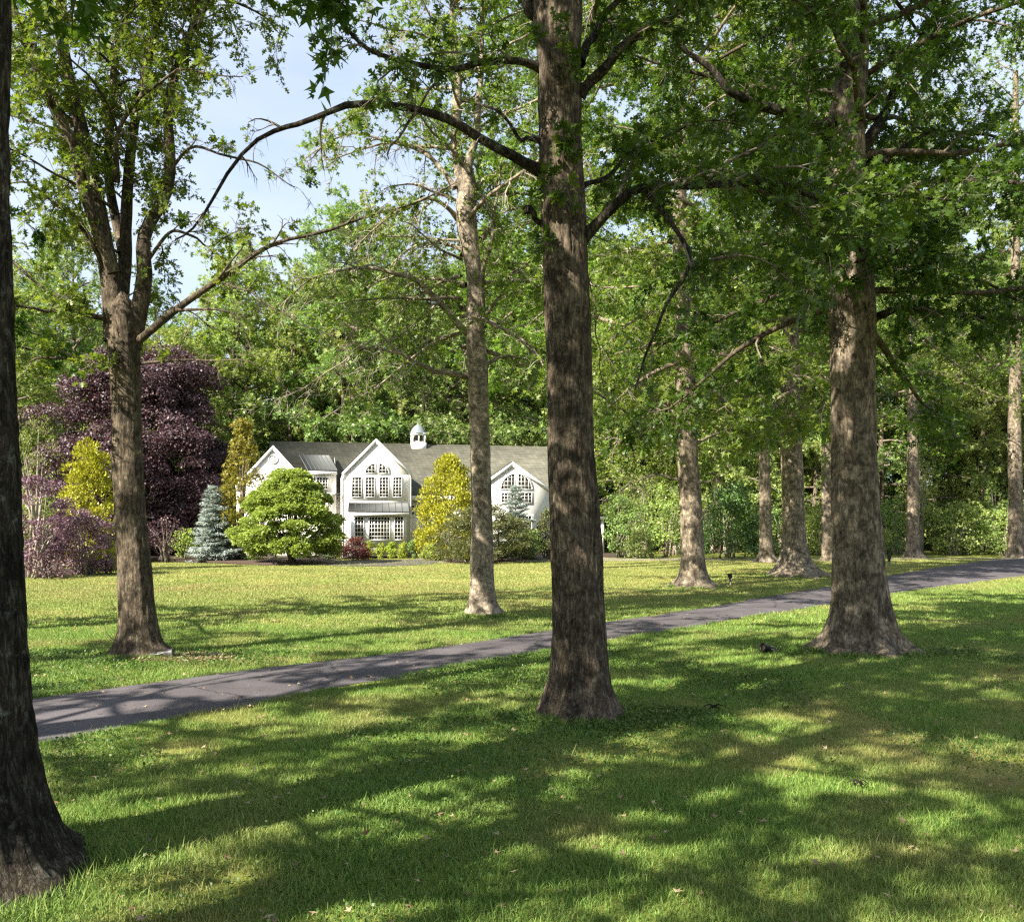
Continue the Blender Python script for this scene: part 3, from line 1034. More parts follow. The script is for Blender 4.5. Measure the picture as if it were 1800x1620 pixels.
def shingle_mat():
    m, n, l, out = mat_new('weathered roof shingle')
    tc = n.new('ShaderNodeTexCoord')
    mp = n.new('ShaderNodeMapping')
    mp.inputs['Scale'].default_value = (1, 1, 1)
    l.new(tc.outputs['Object'], mp.inputs[0])
    sx = n.new('ShaderNodeSeparateXYZ')
    l.new(mp.outputs[0], sx.inputs[0])
    # courses follow height, tabs run along the slope's level direction
    cb = n.new('ShaderNodeCombineXYZ')
    ad = n.new('ShaderNodeMath')
    ad.operation = 'ADD'
    l.new(sx.outputs[0], ad.inputs[0])
    l.new(sx.outputs[1], ad.inputs[1])
    l.new(ad.outputs[0], cb.inputs[0])
    l.new(sx.outputs[2], cb.inputs[1])
    br = n.new('ShaderNodeTexBrick')
    br.inputs['Scale'].default_value = 1
    br.inputs['Brick Width'].default_value = 0.34
    br.inputs['Row Height'].default_value = 0.15
    br.inputs['Mortar Size'].default_value = 0.012
    br.inputs['Color1'].default_value = (0.085, 0.085, 0.070, 1)
    br.inputs['Color2'].default_value = (0.125, 0.123, 0.105, 1)
    br.inputs['Mortar'].default_value = (0.05, 0.05, 0.042, 1)
    l.new(cb.outputs[0], br.inputs['Vector'])
    nz = noise_node(n, l, tc.outputs['Object'], 0.7, 6, 0.65)
    r = ramp(n, [(0.3, (.72, .74, .70)), (0.7, (1.2, 1.17, 1.1))])
    l.new(nz.outputs[0], r.inputs[0])
    c = mixc(n, l, 1.0, br.outputs[0], r.outputs[0], 'MULTIPLY')
    p = n.new('ShaderNodeBsdfPrincipled')
    l.new(c, p.inputs['Base Color'])
    p.inputs['Roughness'].default_value = 0.9
    p.inputs['Specular IOR Level'].default_value = 0.2
    l.new(p.outputs[0], out.inputs[0])
    return m


M['shingle'] = shingle_mat()


def build_house():
    H = thing('house', 'cream stucco house with gabled shingle roofs, gridded white windows and a cupola', 'house', (HO[0], HO[1], 0), HT)

    def window(x0, x1, z0, z1, y, nx, nz, fr=0.07, arch=None):
        """arch: None, or polygon (x,z) outline instead of the rectangle"""
        f = MB()
        poly = arch or [(x0, z0), (x1, z0), (x1, z1), (x0, z1)]
        n = len(poly)
        cx, cz = np.mean([p[0] for p in poly]), np.mean([p[1] for p in poly])
        for i in range(n):                               # frame bars along the outline
            a, b = np.array(poly[i]), np.array(poly[(i + 1) % n])
            nn = np.array((-(b - a)[1], (b - a)[0]))
            nn = nn / np.linalg.norm(nn) * fr
            if nn @ (np.array((cx, cz)) - (a + b) / 2) < 0: nn = -nn
            f.prism([tuple(a), tuple(b), tuple(b + nn), tuple(a + nn)], y - .07 - .0007 * i, y)
        mw = 0.028

        def clip(h, v):
            """span of the outline along x = v (h False) or z = v (h True)"""
            out = []
            for i in range(n):
                a, b = poly[i], poly[(i + 1) % n]
                p, q = (a[1], b[1]) if h else (a[0], b[0])
                if (p - v) * (q - v) < 0:
                    t = (v - p) / (q - p)
                    out.append((a[0] + (b[0] - a[0]) * t) if h else (a[1] + (b[1] - a[1]) * t))
            return (min(out), max(out)) if len(out) > 1 else None
        for i in range(1, nx):
            v = x0 + (x1 - x0) * i / nx
            s = clip(False, v)
            if s: f.box(v - mw / 2, v + mw / 2, y - .045, y - .012, s[0], s[1])
        for i in range(1, nz):
            v = z0 + (z1 - z0) * i / nz
            s = clip(True, v)
            if s: f.box(s[0], s[1], y - .042, y - .014, v - mw / 2, v + mw / 2)
        o = f.build('window', M['white'], H)
        g = MB()
        g.prism(poly, y - .010, y - .004)
        g.build('pane', M['glass'], o)
        return o

    def pw(px0, px1, py0, py1, d, nx, nz, fr=0.05):
        x0, z1 = hx(px0, py0, d)
        x1, z0 = hx(px1, py1, d)
        return window(x0, x1, z0, z1, d, nx, nz, fr)

    def panel(px0, px1, py0, py1, d, t=.03, mat='white', name='window_surround'):
        x0, z1 = hx(px0, py0, d)
        x1, z0 = hx(px1, py1, d)
        return MB().box(x0, x1, d - t, d, z0, z1).build(name, M[mat], H)

    def gable(ap, rt, lf, d, dback, over=0.07, wall_l=None, wall_r=None, base=-.2):
        """front gable: wall prism, two roof slabs, white rakes"""
        ax, az = hx(*ap, d)
        bx, bz = hx(*rt, d)
        lx, lz = hx(*lf, d)
        lz = bz = (lz + bz) / 2
        wl = lx + over * .8 if wall_l is None else wall_l
        wr = bx - over * .8 if wall_r is None else wall_r
        sl, sr = (az - lz) / (ax - lx), (az - bz) / (bx - ax)
        MB().prism([(wl, base), (wr, base), (wr, az - sr * (wr - ax) - .18), (ax, az - .18), (wl, az - sl * (ax - wl) - .18)], d, dback).build('wall', M['stucco'], H)
        rf = MB()
        rf.slab([(ax, d - over, az), (ax, dback, az), (lx, dback, lz), (lx, d - over, lz)], .14)
        rf.slab([(ax, dback, az), (ax, d - over, az), (bx, d - over, bz), (bx, dback, bz)], .14)
        rf.build('roof', M['shingle'], H)
        rk = MB()
        for ex, ez in ((lx, lz), (bx, bz)):
            rk.prism([(ax, az - .03), (ex, ez - .03), (ex, ez - .30), (ax, az - .36)], d - over - .04, d - over - .004)
        rk.build('rake_board', M['white'], H)
        return ax, az, lx, bx, lz

    # main block --------------------------------------------------------
    dF, dR, dB = 1.5, 6.8, 12.0
    xl, zr = hx(474, 775, dR)
    xr, _ = hx(1000, 784, dR)
    _, ze = hx(905, 872, dF - .4)
    m = MB()
    m.box(xl + .4, xr, dF, dB, -.2, ze - .05)
    m.add([(xl + .4, dF, ze - .05), (xl + .4, dB, ze - .05), (xl + .4, dR, zr - .25), (xr, dF, ze - .05), (xr, dB, ze - .05), (xr, dR, zr - .25)], tris=[(0, 2, 1), (3, 4, 5)])
    m.build('wall', M['stucco'], H)
    rf = MB()
    rf.slab([(xl, dF - .4, ze), (xr + .3, dF - .4, ze), (xr + .3, dR, zr), (xl, dR, zr)], .16)
    rf.slab([(xl, dB + .4, ze), (xl, dR, zr), (xr + .3, dR, zr), (xr + .3, dB + .4, ze)], .16)
    rf.build('roof', M['shingle'], H)
    bx0, _ = hx(720, 872, dF - .4)
    MB().box(bx0, xr + .3, dF - .5, dF - .405, ze - .34, ze - .02).build('eave_board', M['white'], H)
    pw(719, 729, 887, 905, dF, 2, 3)
    pw(731, 744, 887, 905, dF, 3, 3)
    panel(716, 747, 905.5, 909, dF, .05)
    pw(745, 757, 887, 905, dF, 3, 3)
    # tall front bay ------------------------------------------------------
    gable((661, 770), (724, 832), (601, 830), 0, 6.9)
    panel(614, 718, 833, 879, 0)
    for a, b in ((618, 636), (642, 659), (666.5, 683.5), (690, 706.5)):
        pw(a, b, 838, 874, -.03, 3, 6)
    cx, cz = hx(662.7, 833, 0)
    rad = hx(684, 833, 0)[0] - cx
    arcp = [(cx + (rad + .13) * math.cos(t), cz + (rad + .16) * math.sin(t)) for t in np.linspace(0, math.pi, 17)]
    MB().prism(arcp, -.027, 0).build('window_surround', M['white'], H)
    for s in (-1, 1):
        x_in = cx + s * .11
        arc = [(cx + s * rad * math.cos(t), cz + .02 + rad * .9 * math.sin(t)) for t in np.linspace(0, 1.42, 9)]
        poly = [(x_in, cz + .02)] + arc + [(x_in, cz + .02 + rad * .9)]
        xs = [p[0] for p in poly]
        window(min(xs), max(xs), cz + .02, cz + .02 + rad * .9, -.03, 3, 3, .045, arch=poly)
    # lower bay, its metal roof
    x0, z1 = hx(617, 903, -.6)
    x1, _ = hx(715, 903, -.6)
    MB().box(x0, x1, -.6, 0, -.2, z1).build('wall', M['stucco'], H)
    panel(619, 714, 903.5, 961, -.6)
    for a, b, k in ((623, 640, 3), (648, 685.5, 7), (693, 709.5, 3)):
        pw(a, b, 907, 949, -.63, k, 6)
    tx0, tz = hx(613, 883, -.02)
    tx1, _ = hx(717, 883, -.02)
    ex0, ez = hx(612, 899, -.95)
    ex1, _ = hx(719, 899, -.95)

    def metal_roof(q, nr):
        r = MB()
        r.slab(q, .07)
        a, b, c, e = (np.array(p, float) for p in q)     # a-b eave, e-c top
        up = np.array((0, 0, .05))
        for i in range(nr + 1):
            t = i / nr
            s, f = a + (b - a) * t, e + (c - e) * t
            r.tube([s + up * .4, f + up * .4], .022, 4)
        return r.build('metal_roof', M['metal_roof'], H)
    metal_roof([(ex0, -.95, ez), (ex1, -.95, ez), (tx1, -.02, tz), (tx0, -.02, tz)], 9)
    MB().box(ex0, ex1, -.93, -.85, ez - .26, ez - .075).build('eave_board', M['white'], H)
    # side flare roof on the left of the bay
    fx, fz = hx(597, 868, .2)
    MB().slab([(fx, .0, fz + .1), (fx - .75, .0, fz - .15), (fx - .75, 1.6, fz - .15), (fx, 1.6, fz + .1)], .08).build('flare_roof', M['metal_roof'], H)
    # gabled wing at the west end, round louvre
    ax, az, lx, bx, lz = gable((480, 782), (546, 853), (414, 853), 1.6, 6.4)
    vx, vz = hx(480, 807, 1.6)
    v = MB()
    n = 20
    for r0, r1, y0 in ((.25, .34, -.05),):
        for i in range(n):
            t0, t1 = 2 * math.pi * i / n, 2 * math.pi * (i + 1) / n
            v.prism([(vx + r * math.cos(t), vz + r * math.sin(t)) for r, t in ((r0, t0), (r1, t0), (r1, t1), (r0, t1))], 1.6 + y0, 1.598)
    for i in range(-2, 3):
        hw = math.sqrt(.25 ** 2 - (i * .09) ** 2)
        v.box(vx - hw, vx + hw, 1.575, 1.597, vz + i * .09 - .035, vz + i * .09 + .03)
    v.build('round_louvre', M['white'], H)
    # wall dormer with a metal shed roof
    x0, z1 = hx(547, 828, .6)
    x1, _ = hx(591, 828, .6)
    MB().box(x0, x1, .6, 5.4, -.2, z1).build('dormer', M['stucco'], H)
    panel(551, 583, 834, 864, .6)
    pw(556, 577, 838, 860, .57, 4, 4)
    a0, az0 = hx(541, 826, .25)
    a1, _ = hx(593, 826, .25)
    b0, bz0 = hx(526, 799, 4.6)
    b1, _ = hx(578, 799, 4.6)
    metal_roof([(a0, .25, az0), (a1, .25, az0), (b1, 4.6, bz0), (b0, 4.6, bz0)], 7)
    MB().box(a0 + .02, a1 - .02, .27, .36, az0 - .28, az0 - .08).build('eave_board', M['white'], H)
    cb = MB()
    cb.add([(x0, .61, z1), (x0, 4.6, z1), (x0, 4.6, bz0 - .1), (x1, .61, z1), (x1, 4.6, z1), (x1, 4.6, bz0 - .1)], quads=[(0, 1, 4, 3)], tris=[(0, 2, 1), (3, 4, 5)])
    cb.build('dormer_cheek', M['white'], H)
    # arched window gable at the east end
    gable((901, 811), (967, 858), (835, 858), .8, 6.6)
    ccx, ccz = hx(907.5, 861, .8)
    rad = hx(935.5, 861, .8)[0] - ccx
    MB().prism([(ccx + (rad + .13) * math.cos(t), ccz + (rad + .13) * math.sin(t)) for t in np.linspace(0, math.pi, 21)], .77, .8).build('window_surround', M['white'], H)
    for s in (-1, 1):
        xi = ccx + s * .08
        poly = [(xi, ccz + .02)] + [(ccx + s * rad * math.cos(t), ccz + .02 + rad * math.sin(t)) for t in np.linspace(0, 1.48, 10)]
        xs = [p[0] for p in poly]
        window(min(xs), max(xs), ccz + .02, ccz + .02 + rad, .77, 4, 4, .05, arch=poly)
    panel(878, 938, 861.5, 887, .8)
    pw(881, 904, 865, 884, .77, 4, 3)
    pw(909.5, 935, 865, 884, .77, 4, 3)
    panel(878, 938, 903, 955, .8)
    pw(881, 904, 906, 950, .77, 4, 6)
    pw(909.5, 935, 906, 950, .77, 4, 6)
    # stone side and the low wing beyond
    x0, z1 = hx(957, 860, 1.1)
    x1, _ = hx(975, 860, 1.1)
    MB().box(x0, x1, 1.1, 1.49, -.2, z1).build('stone_pier', M['stone'], H)
    x0, ze2 = hx(985, 908, 1.8)
    x1, _ = hx(1066, 908, 1.8)
    MB().box(x0, x1 - .4, 2.2, 9, -.2, ze2 - .02).build('wing', M['stucco'], H)
    _, zt = hx(1030, 845, 5.5)
    cxm = (x0 + x1) / 2
    rf = MB()
    A, B, Cc, D = (x0, 1.8, ze2), (x1 + .1, 1.8, ze2), (x1 + .1, 9.4, ze2), (x0, 9.4, ze2)
    T1, T2 = (cxm - .4, 5.5, zt), (cxm + .4, 5.5, zt)
    rf.add([A, B, Cc, D, T1, T2], [(0, 1, 5, 4), (2, 3, 4, 5)], [(1, 2, 5), (3, 0, 4)], [[3, 2, 1, 0]])
    rf.build('roof', M['shingle'], H)
    MB().box(x0, x1 + .1, 1.72, 1.797, ze2 - .2, ze2 + .03).build('eave_board', M['white'], H)
    MB().box(x1 - .36, x1 - .14, 1.95, 2.17, 0, ze2 - .03).build('porch_post', M['white'], H)
    for px, d in ((600, -.02), (722, -.02)):
        dx0, _ = hx(px, 870, d)
        _, dz1 = hx(px, 834, d)
        MB().tube([(dx0, -.06, .05), (dx0, -.06, dz1 - .25), (dx0 + (.1 if px < 660 else -.1), -.12, dz1 - .05)], .045, 6).build('downpipe', M['white'], H)
    # cupola
    qx, qz = hx(735, 790, dR)
    hw = (hx(748, 790, dR)[0] - qx) * .98
    _, q1 = hx(735, 779, dR)
    _, q2 = hx(735, 763, dR)
    _, q3 = hx(735, 746, dR)
    cu = MB().box(qx - hw, qx + hw, dR - hw, dR + hw, qz - .3, q1).build('cupola', M['white'], H)
    b = MB()
    hb = hw * .82
    for sx in (-1, 1):
        for sy in (-1, 1):
            b.box(qx + sx * hb - .06, qx + sx * hb + .06, dR + sy * hb - .06, dR + sy * hb + .06, q1, q2)
    for s in (-1, 1):
        b.box(qx - .05, qx + .05, dR + s * hb - .05, dR + s * hb + .05, q1, q2)
        b.box(qx + s * hb - .05, qx + s * hb + .05, dR - .05, dR + .05, q1, q2)
    b.box(qx - hb + .03, qx + hb - .03, dR - hb + .03, dR + hb - .03, q1 + .001, q1 + .12)
    b.box(qx - hw, qx + hw, dR - hw, dR + hw, q2 - .1, q2 + .06)
    b.build('lantern', M['white'], cu)
    g = MB().box(qx - hb * .55, qx + hb * .55, dR - hb * .55, dR + hb * .55, q1 + .1, q2 - .1)
    g.build('louvre', M['glass'], cu)
    k = q3 - q2
    MB().lathe([(hw * 1.16, q2 + .05), (hw * 1.08, q2 + .10), (hw * .9, q2 + k * .45), (hw * .55, q2 + k * .8), (hw * .16, q2 + k), (.03, q2 + k * 1.15), (.025, q2 + k * 1.6), (.001, q2 + k * 1.65)], 16, (qx, dR)).build('dome', M['cupola_roof'], cu)


build_house()

# ------------------------------------------------------------------ oaks of the avenue


def hero(name, label, px_base, prof, mat, seed, trunk_kw=None, group=None, dx=0):
    x, y = G(*px_base)
    h = thing(name, label, 'tree', (x, y, 0), group=group)
    TRUNKS.append((x, y))
    trunk_obj(h, (x, y, 0), prof, y, mat, seed=seed, **(trunk_kw or {}))
    return h, (x, y, 0), Tree(seed), x, y


def add_limbs(h, base, T, lst, mat, dress, sides=10, thin=0.0):
    for path, rad in lst:
        limb_obj(h, base, path, rad, mat, sides, seed=len(T.bV) + 1.0)
        if dress: T.dress(path, rad, **{**dress, 'leafy': .15 if T.rng.uniform() < thin else 1.0})


def oak_near_left():
    Y = CH * F / (1548 - HZ)
    prof = [(1548, -345, 152), (1500, -310, 104), (1440, -280, 76), (1370, -258, 57), (1300, -244, 42), (1200, -234, 30), (1000, -227, 19), (800, -222, 12), (600, -220, 5), (400, -218, -1), (200, -216, -4), (0, -214, 0), (-600, -202, -18)]
    h, b, T, x, y = hero('oak_tree', 'closest oak, dark furrowed trunk with a wide flared root, cut by the frame edge', (-80, 1548), prof, M['bark_dark'], 11,
                         dict(sides=150, step=.03, ridge=.026, lobes=6, lob=.08, zmax=13))
    reach = lambda az, t: 5.2 * (1 - .45 * t) * (0.55 if math.cos(az) > .3 else 1)
    lims = auto_limbs(T, x, y, 6.6, 15, 30, reach, (0.15, 1.0), .2, 0.4, .07)
    add_limbs(h, b, T, lims, M['bark_dark'], dict(dens=1.9, blen=(.5, 1.5), twd=4.5, twl=(.2, .5)))
    T.crown(h, b, M['oak'], 17, .16, STAR)


def oak_forked():
    prof = [(1153, 196, 312), (1135, 203, 292), (1110, 209, 281), (1080, 211, 274), (1040, 210, 269), (1000, 209, 266), (900, 203, 256), (800, 199, 249), (700, 197, 247), (640, 193, 246), (600, 190, 247), (560, 188, 247), (540, 193, 238), (525, 199, 228), (512, 208, 216)]
    h, b, T, x, y = hero('oak_tree', 'oak forking into several stems, fallen spotlight and wood chips at its foot', (250, 1153), prof, M['bark'], 12, dict(sides=64, ridge=.012, lobes=5, lob=.14))
    L = lambda pts, r0, r1: plim(pts, y, r0, r1)
    px = y / F
    stems = [L([(205, 600), (196, 500), (186, 420), (172, 330), (152, 240), (128, 130), (108, 0), (90, -160), (80, -330)], .21, .06),
             L([(232, 610), (243, 530), (250, 460), (262, 390, .2), (282, 310, .3), (298, 210, .4), (312, 120, .5), (338, 20, .5), (360, -160, .4)], .17, .05),
             L([(212, 560, .2), (220, 450, .4), (226, 350, .6), (236, 230, .7), (258, 110, .7), (292, 0, .7), (310, -200, .8)], .14, .045),
             L([(200, 480, -.2), (150, 320, -.5), (112, 230, -.7), (70, 130, -.9), (36, 50, -1), (10, -60, -1.2)], .12, .035),
             L([(222, 480, .5), (190, 260, .9), (205, 120, 1.2), (225, 0, 1.5), (235, -200, 1.6)], .10, .03)]
    for p, r in stems:
        limb_obj(h, b, p, r, M['bark'], 16, .05, 'stem', seed=r[0] * 50)
        T.dress(p, r, dens=2.4, blen=(.5, 1.25), twd=5.0, t0=.28, up=.25)
    # hand placed limbs
    limbs = [(L([(228, 612), (252, 590, -.1), (300, 545, -.3), (350, 512, -.4), (400, 482, -.5), (450, 450, -.6), (500, 424, -.6), (570, 405, -.5), (650, 372, -.4), (730, 352, -.3), (800, 322, -.1)], .085, .010), .14),
             (L([(186, 478), (160, 425, -.2), (110, 370, -.4), (70, 335, -.5), (20, 318, -.6)], .055, .012), .45),
             (L([(205, 320), (208, 240, -.4), (235, 180, -.5), (275, 145, -.6), (320, 125, -.7), (370, 132, -.8), (430, 135, -.8)], .05, .008), .10),
             (L([(280, 330, .3), (330, 262, .1), (390, 270, -.1), (450, 285, -.2), (500, 315, -.2), (525, 325, -.2)], .035, .006), .05),
             (L([(195, 560), (120, 548, -.4), (60, 540, -.8), (20, 535, -1)], .05, .015), .9),
             (L([(200, 650), (150, 640, -.3), (90, 625, -.6), (50, 640, -.8)], .045, .012), .9),
             (L([(240, 640), (320, 632, -.3), (380, 636, -.5), (440, 638, -.6), (478, 652, -.7)], .028, .006), .10),
             (L([(250, 470, .1), (300, 410, 0), (340, 420, 0), (380, 430, -.1), (430, 400, -.2)], .04, .008), .7),
             (L([(300, 545, -.3), (380, 545, -.6), (420, 560, -.7), (445, 620, -.8)], .03, .006), .05),
             (L([(385, 490, -.5), (420, 440, -.8), (440, 395, -1)], .025, .005), .1),
             (L([(400, 500, -.5), (470, 530, -.8), (530, 570, -1), (580, 590, -1)], .02, .004), .05),
             (L([(312, 120, .5), (350, 40, .5), (400, -40, .3)], .06, .02), .9),
             (L([(150, 235, 0), (90, 170, .3), (40, 130, .5), (-40, 100, .8)], .06, .015), .9)]
    for (p, r), lf in limbs:
        limb_obj(h, b, p, r, M['bark'], 10, .08, seed=r[0] * 90 + lf)
        T.dress(p, r, dens=3.0, blen=(.35, .95), twd=6 if lf > .2 else 9, twl=(.15, .45) if lf > .2 else (.06, .24), t0=.2, leafy=lf, droop=.8 if lf < .2 else .4)
    reach = lambda az, t: (3.2 if math.cos(az) < .2 else 1.0) * (1 - .2 * t)
    lims = auto_limbs(T, x - .5, y + .2, 5.2, 13, 13, reach, (0.2, .9), .3, 1.0, .04)
    lims += auto_limbs(T, x - .2, y + .6, 12.0, 16, 14, lambda az, t: 2.8 * (1 - .4 * t), (0.2, .9), .3, 2.0, .05)
    add_limbs(h, b, T, lims, M['bark'], dict(dens=2.0, blen=(.5, 1.3), twd=4.5))
    T.crown(h, b, M['oak_light'], 14, .125, OAKLEAF, twig_m=M['twig'], twig_r=.005)


def oak_slender():
    prof = [(1082, 813, 888), (1068, 820, 878), (1050, 824, 871), (1000, 826, 868), (900, 827.5, 865), (800, 826.5, 862), (700, 823, 858), (640, 821, 857), (600, 819, 853), (560, 819, 851), (500, 821, 848), (440, 812, 843), (400, 803, 840), (360, 801, 838), (330, 807, 838), (300, 812, 832), (280, 818, 826)]
    h, b, T, x, y = hero('oak_tree', 'slender pale oak standing alone on the lawn before the house', (850, 1082), prof, M['bark_pale'], 13, dict(sides=48, ridge=.010, lobes=5, lob=.12))
    L = lambda pts, r0, r1: plim(pts, y, r0, r1)
    stems = [L([(822, 365), (812, 300, .1), (806, 220, .2), (800, 130, .3), (795, 30, .4), (800, -150, .5), (805, -300, .5)], .20, .04),
             L([(828, 370), (826, 290, -.2), (832, 210, -.3), (846, 120, -.3), (852, 0, -.2), (860, -160, -.2)], .15, .03),
             L([(846, 545), (852, 470, -.3), (866, 420, -.4), (876, 350, -.5), (880, 280, -.6)], .08, .03)]
    for p, r in stems:
        limb_obj(h, b, p, r, M['bark_pale'], 14, .05, 'stem', seed=r[0] * 50)
        T.dress(p, r, dens=2.2, blen=(.6, 1.5), twd=4.5, t0=.15)
    limbs = [(L([(822, 585), (800, 565, -.2), (770, 532, -.4), (735, 500, -.6), (700, 482, -.8), (640, 470, -1), (585, 480, -1), (540, 495, -1), (490, 535, -1)], .11, .012), .25),
             (L([(824, 662), (800, 660, -.3), (765, 655, -.6), (735, 640, -.8), (708, 622, -1), (680, 598, -1.1), (650, 575, -1.2), (600, 575, -1.3)], .085, .012), .06),
             (L([(708, 622, -1), (650, 615, -1.2), (600, 635, -1.4), (540, 680, -1.5), (490, 700, -1.5)], .04, .008), .06),
             (L([(770, 532, -.4), (740, 560, -.6), (690, 600, -.8), (640, 640, -.9)], .035, .006), .1),
             (L([(806, 385), (780, 360, -.3), (740, 355, -.6), (690, 375, -.9), (640, 420, -1.1), (600, 480, -1.2)], .07, .01), .4),
             (L([(800, 330), (770, 295, .2), (730, 265, .3), (680, 245, .4), (620, 235, .5), (570, 255, .6), (520, 290, .6)], .07, .01), .3),
             (L([(806, 255), (770, 215, -.2), (720, 190, -.4), (650, 185, -.6), (600, 215, -.7), (560, 255, -.7)], .05, .008), .6),
             (L([(836, 330), (870, 300, .1), (905, 290, .3), (950, 310, .4)], .06, .012), .9),
             (L([(846, 420), (880, 380, .3), (920, 370, .5), (960, 400, .6), (990, 460, .7)], .06, .01), .9),
             (L([(850, 560), (880, 520, -.3), (905, 480, -.5), (940, 470, -.7), (980, 510, -.8)], .05, .01), .8),
             (L([(855, 640), (890, 625, .3), (940, 640, .6), (985, 690, .8)], .05, .01), .8),
             (L([(815, 440), (770, 425, .3), (720, 440, .5), (660, 490, .7), (600, 560, .8)], .055, .008), .75),
             (L([(820, 500), (760, 490, .7), (700, 510, 1), (640, 560, 1.2), (590, 640, 1.3)], .05, .008), .7)]
    for (p, r), lf in limbs:
        limb_obj(h, b, p, r, M['bark_pale'], 10, .08, seed=r[0] * 90 + lf)
        T.dress(p, r, dens=2.6, blen=(.6, 1.5), twd=5.0, twl=(.25, .6), t0=.2, leafy=lf, droop=1.3, up=-.1)
    reach = lambda az, t: (3.9 if math.cos(az) < 0 else 5.6) * (1.0 - .3 * t)
    lims = auto_limbs(T, x - .6, y + .3, 7.0, 21, 46, reach, (-.15, .8), .55, .3, .05)
    add_limbs(h, b, T, lims, M['bark_pale'], dict(dens=1.8, blen=(.7, 1.6), twd=4.2, droop=1.0, up=-.05), thin=.3)
    T.crown(h, b, M['oak_light'], 14, .14, STAR, twig_m=M['twig_pale'], twig_r=.006)


def oak_centre():
    prof = [(1257, 934, 1108), (1240, 944, 1092), (1215, 956, 1080), (1180, 966, 1072), (1140, 970, 1067), (1100, 971, 1065), (1000, 969, 1060), (900, 965, 1054), (800, 963, 1047), (700, 962, 1041), (600, 958, 1039), (500, 955, 1037), (400, 951, 1030), (300, 948, 1024), (200, 946, 1021), (100, 943, 1021), (30, 938, 1022), (-60, 940, 1018), (-300, 950, 1010), (-700, 960, 1000)]
    h, b, T, x, y = hero('oak_tree', 'big dark oak at mid lawn with an arching limb, its trunk crossing the house', (1020, 1257), prof, M['bark'], 14, dict(sides=120, step=.04, ridge=.018, lobes=6, lob=.09))
    L = lambda pts, r0, r1: plim(pts, y, r0, r1, 26)
    limbs = [(L([(960, 305), (930, 290, -.1), (895, 266, -.2), (840, 238, -.4), (790, 212, -.5), (735, 195, -.6), (680, 187, -.7), (620, 184, -.7), (575, 200, -.7), (530, 217, -.7), (490, 230, -.7), (440, 255, -.6), (400, 300, -.5), (368, 358, -.4), (338, 400, -.3), (312, 420, -.3)], .072, .010), .03, 1.0),
             (L([(955, 250), (905, 235, .2), (870, 190, .4), (800, 180, .6)], .035, .008), .5, 2),
             (L([(952, 120), (905, 105, -.2), (850, 108, -.4), (800, 122, -.6), (720, 110, -.8), (660, 92, -.9), (620, 68, -1), (585, 38, -1.1), (548, -10, -1.2)], .05, .015), .55, 2.2),
             (L([(700, 110, -.8), (660, 150, -1), (640, 200, -1.2)], .014, .004), .3, 2),
             (L([(735, 195, -.6), (690, 250, -.8), (685, 275, -.8)], .02, .006), 0, 1),
             (L([(780, 122, -.6), (735, 190, -.7), (695, 235, -.8)], .02, .006), .3, 1),
             (L([(950, 60), (925, 20, .1), (900, -40, .2), (850, -150, .4)], .10, .05), .9, 2),
             (L([(1018, 425), (1050, 395, -.1), (1090, 358, -.2), (1130, 333, -.3), (1180, 322, -.4), (1240, 320, -.5), (1310, 325, -.6), (1380, 325, -.7), (1450, 345, -.7), (1520, 338, -.6), (1600, 345, -.5), (1680, 352, -.4)], .075, .014), 1.0, 3.2),
             (L([(1240, 320, -.5), (1300, 270, -.2), (1380, 240, 0), (1460, 235, .2)], .03, .008), 1.0, 3.2),
             (L([(1130, 333, -.3), (1180, 400, -.7), (1210, 465, -.9), (1170, 545, -1), (1140, 610, -1), (1121, 682, -1)], .035, .010), .12, 1.2),
             (L([(1310, 325, -.6), (1390, 360, -.9), (1430, 400, -1), (1480, 420, -1.1)], .02, .006), 1, 3),
             (L([(1210, 465, -.9), (1290, 450, -1), (1340, 460, -1.1), (1400, 500, -1.2)], .02, .006), .9, 3),
             (L([(1020, 330, .2), (1060, 310, .4), (1110, 270, .6), (1190, 230, .8), (1280, 210, 1)], .04, .008), .9, 2.4),
             (L([(1018, 165), (1050, 130, -.1), (1090, 95, -.2), (1150, 50, -.3), (1215, 0, -.4), (1300, -80, -.5)], .075, .04), .85, 2.4),
             (L([(1018, 110), (1045, 60, .3), (1080, 10, .5), (1120, -60, .7)], .06, .03), .85, 2.4),
             (L([(1030, 470), (1048, 560, -.2), (1052, 640, -.25), (1062, 700, -.3)], .012, .004), 0, .5),
             (L([(955, 395), (935, 372, -.1), (922, 368, -.1)], .035, .03), 0, .3)]
    for (p, r), lf, dn in limbs:
        limb_obj(h, b, p, r, M['bark_dark'] if r[0] > .045 else M['bark'], 12, .08, seed=r[0] * 90 + lf)
        if dn > .6: T.dress(p, r, dens=dn * (1.6 if lf < .2 else 1), blen=(.35, 1.1) if lf > .2 else (.25, .8), twd=5.5 if lf > .2 else 8, twl=(.15, .45) if lf > .2 else (.06, .2), t0=.12, leafy=lf, droop=.6, up=.1)
    # epicormic sprays on the trunk
    for py, pxx in ((120, 1000), (235, 985), (260, 1010), (330, 975), (345, 1000), (430, 960), (60, 960)):
        p = P(pxx, py, y - .35)
        for q in range(2):
            pp = T.wander(p, (T.rng.normal() * .8, -1, T.rng.normal() * .6), .22, 5, .6, .2)
            T.thin(pp, np.linspace(.006, .002, 5), 4)
            T.twigs(pp, 7, (.05, .16), 1)
    reach = lambda az, t: 5.2 * (1 - .4 * t)
    for k, (p, r) in enumerate(auto_limbs(T, x, y, 9.4, 19, 40, reach, (0.1, .9), .2, .3, .07)):
        limb_obj(h, b, p, r, M['bark'], 8, .08, seed=k + 3.0)
        T.dress(p, r, dens=1.5, blen=(.6, 1.7), twd=4, leafy=T.rng.choice((.15, .8, 1)))
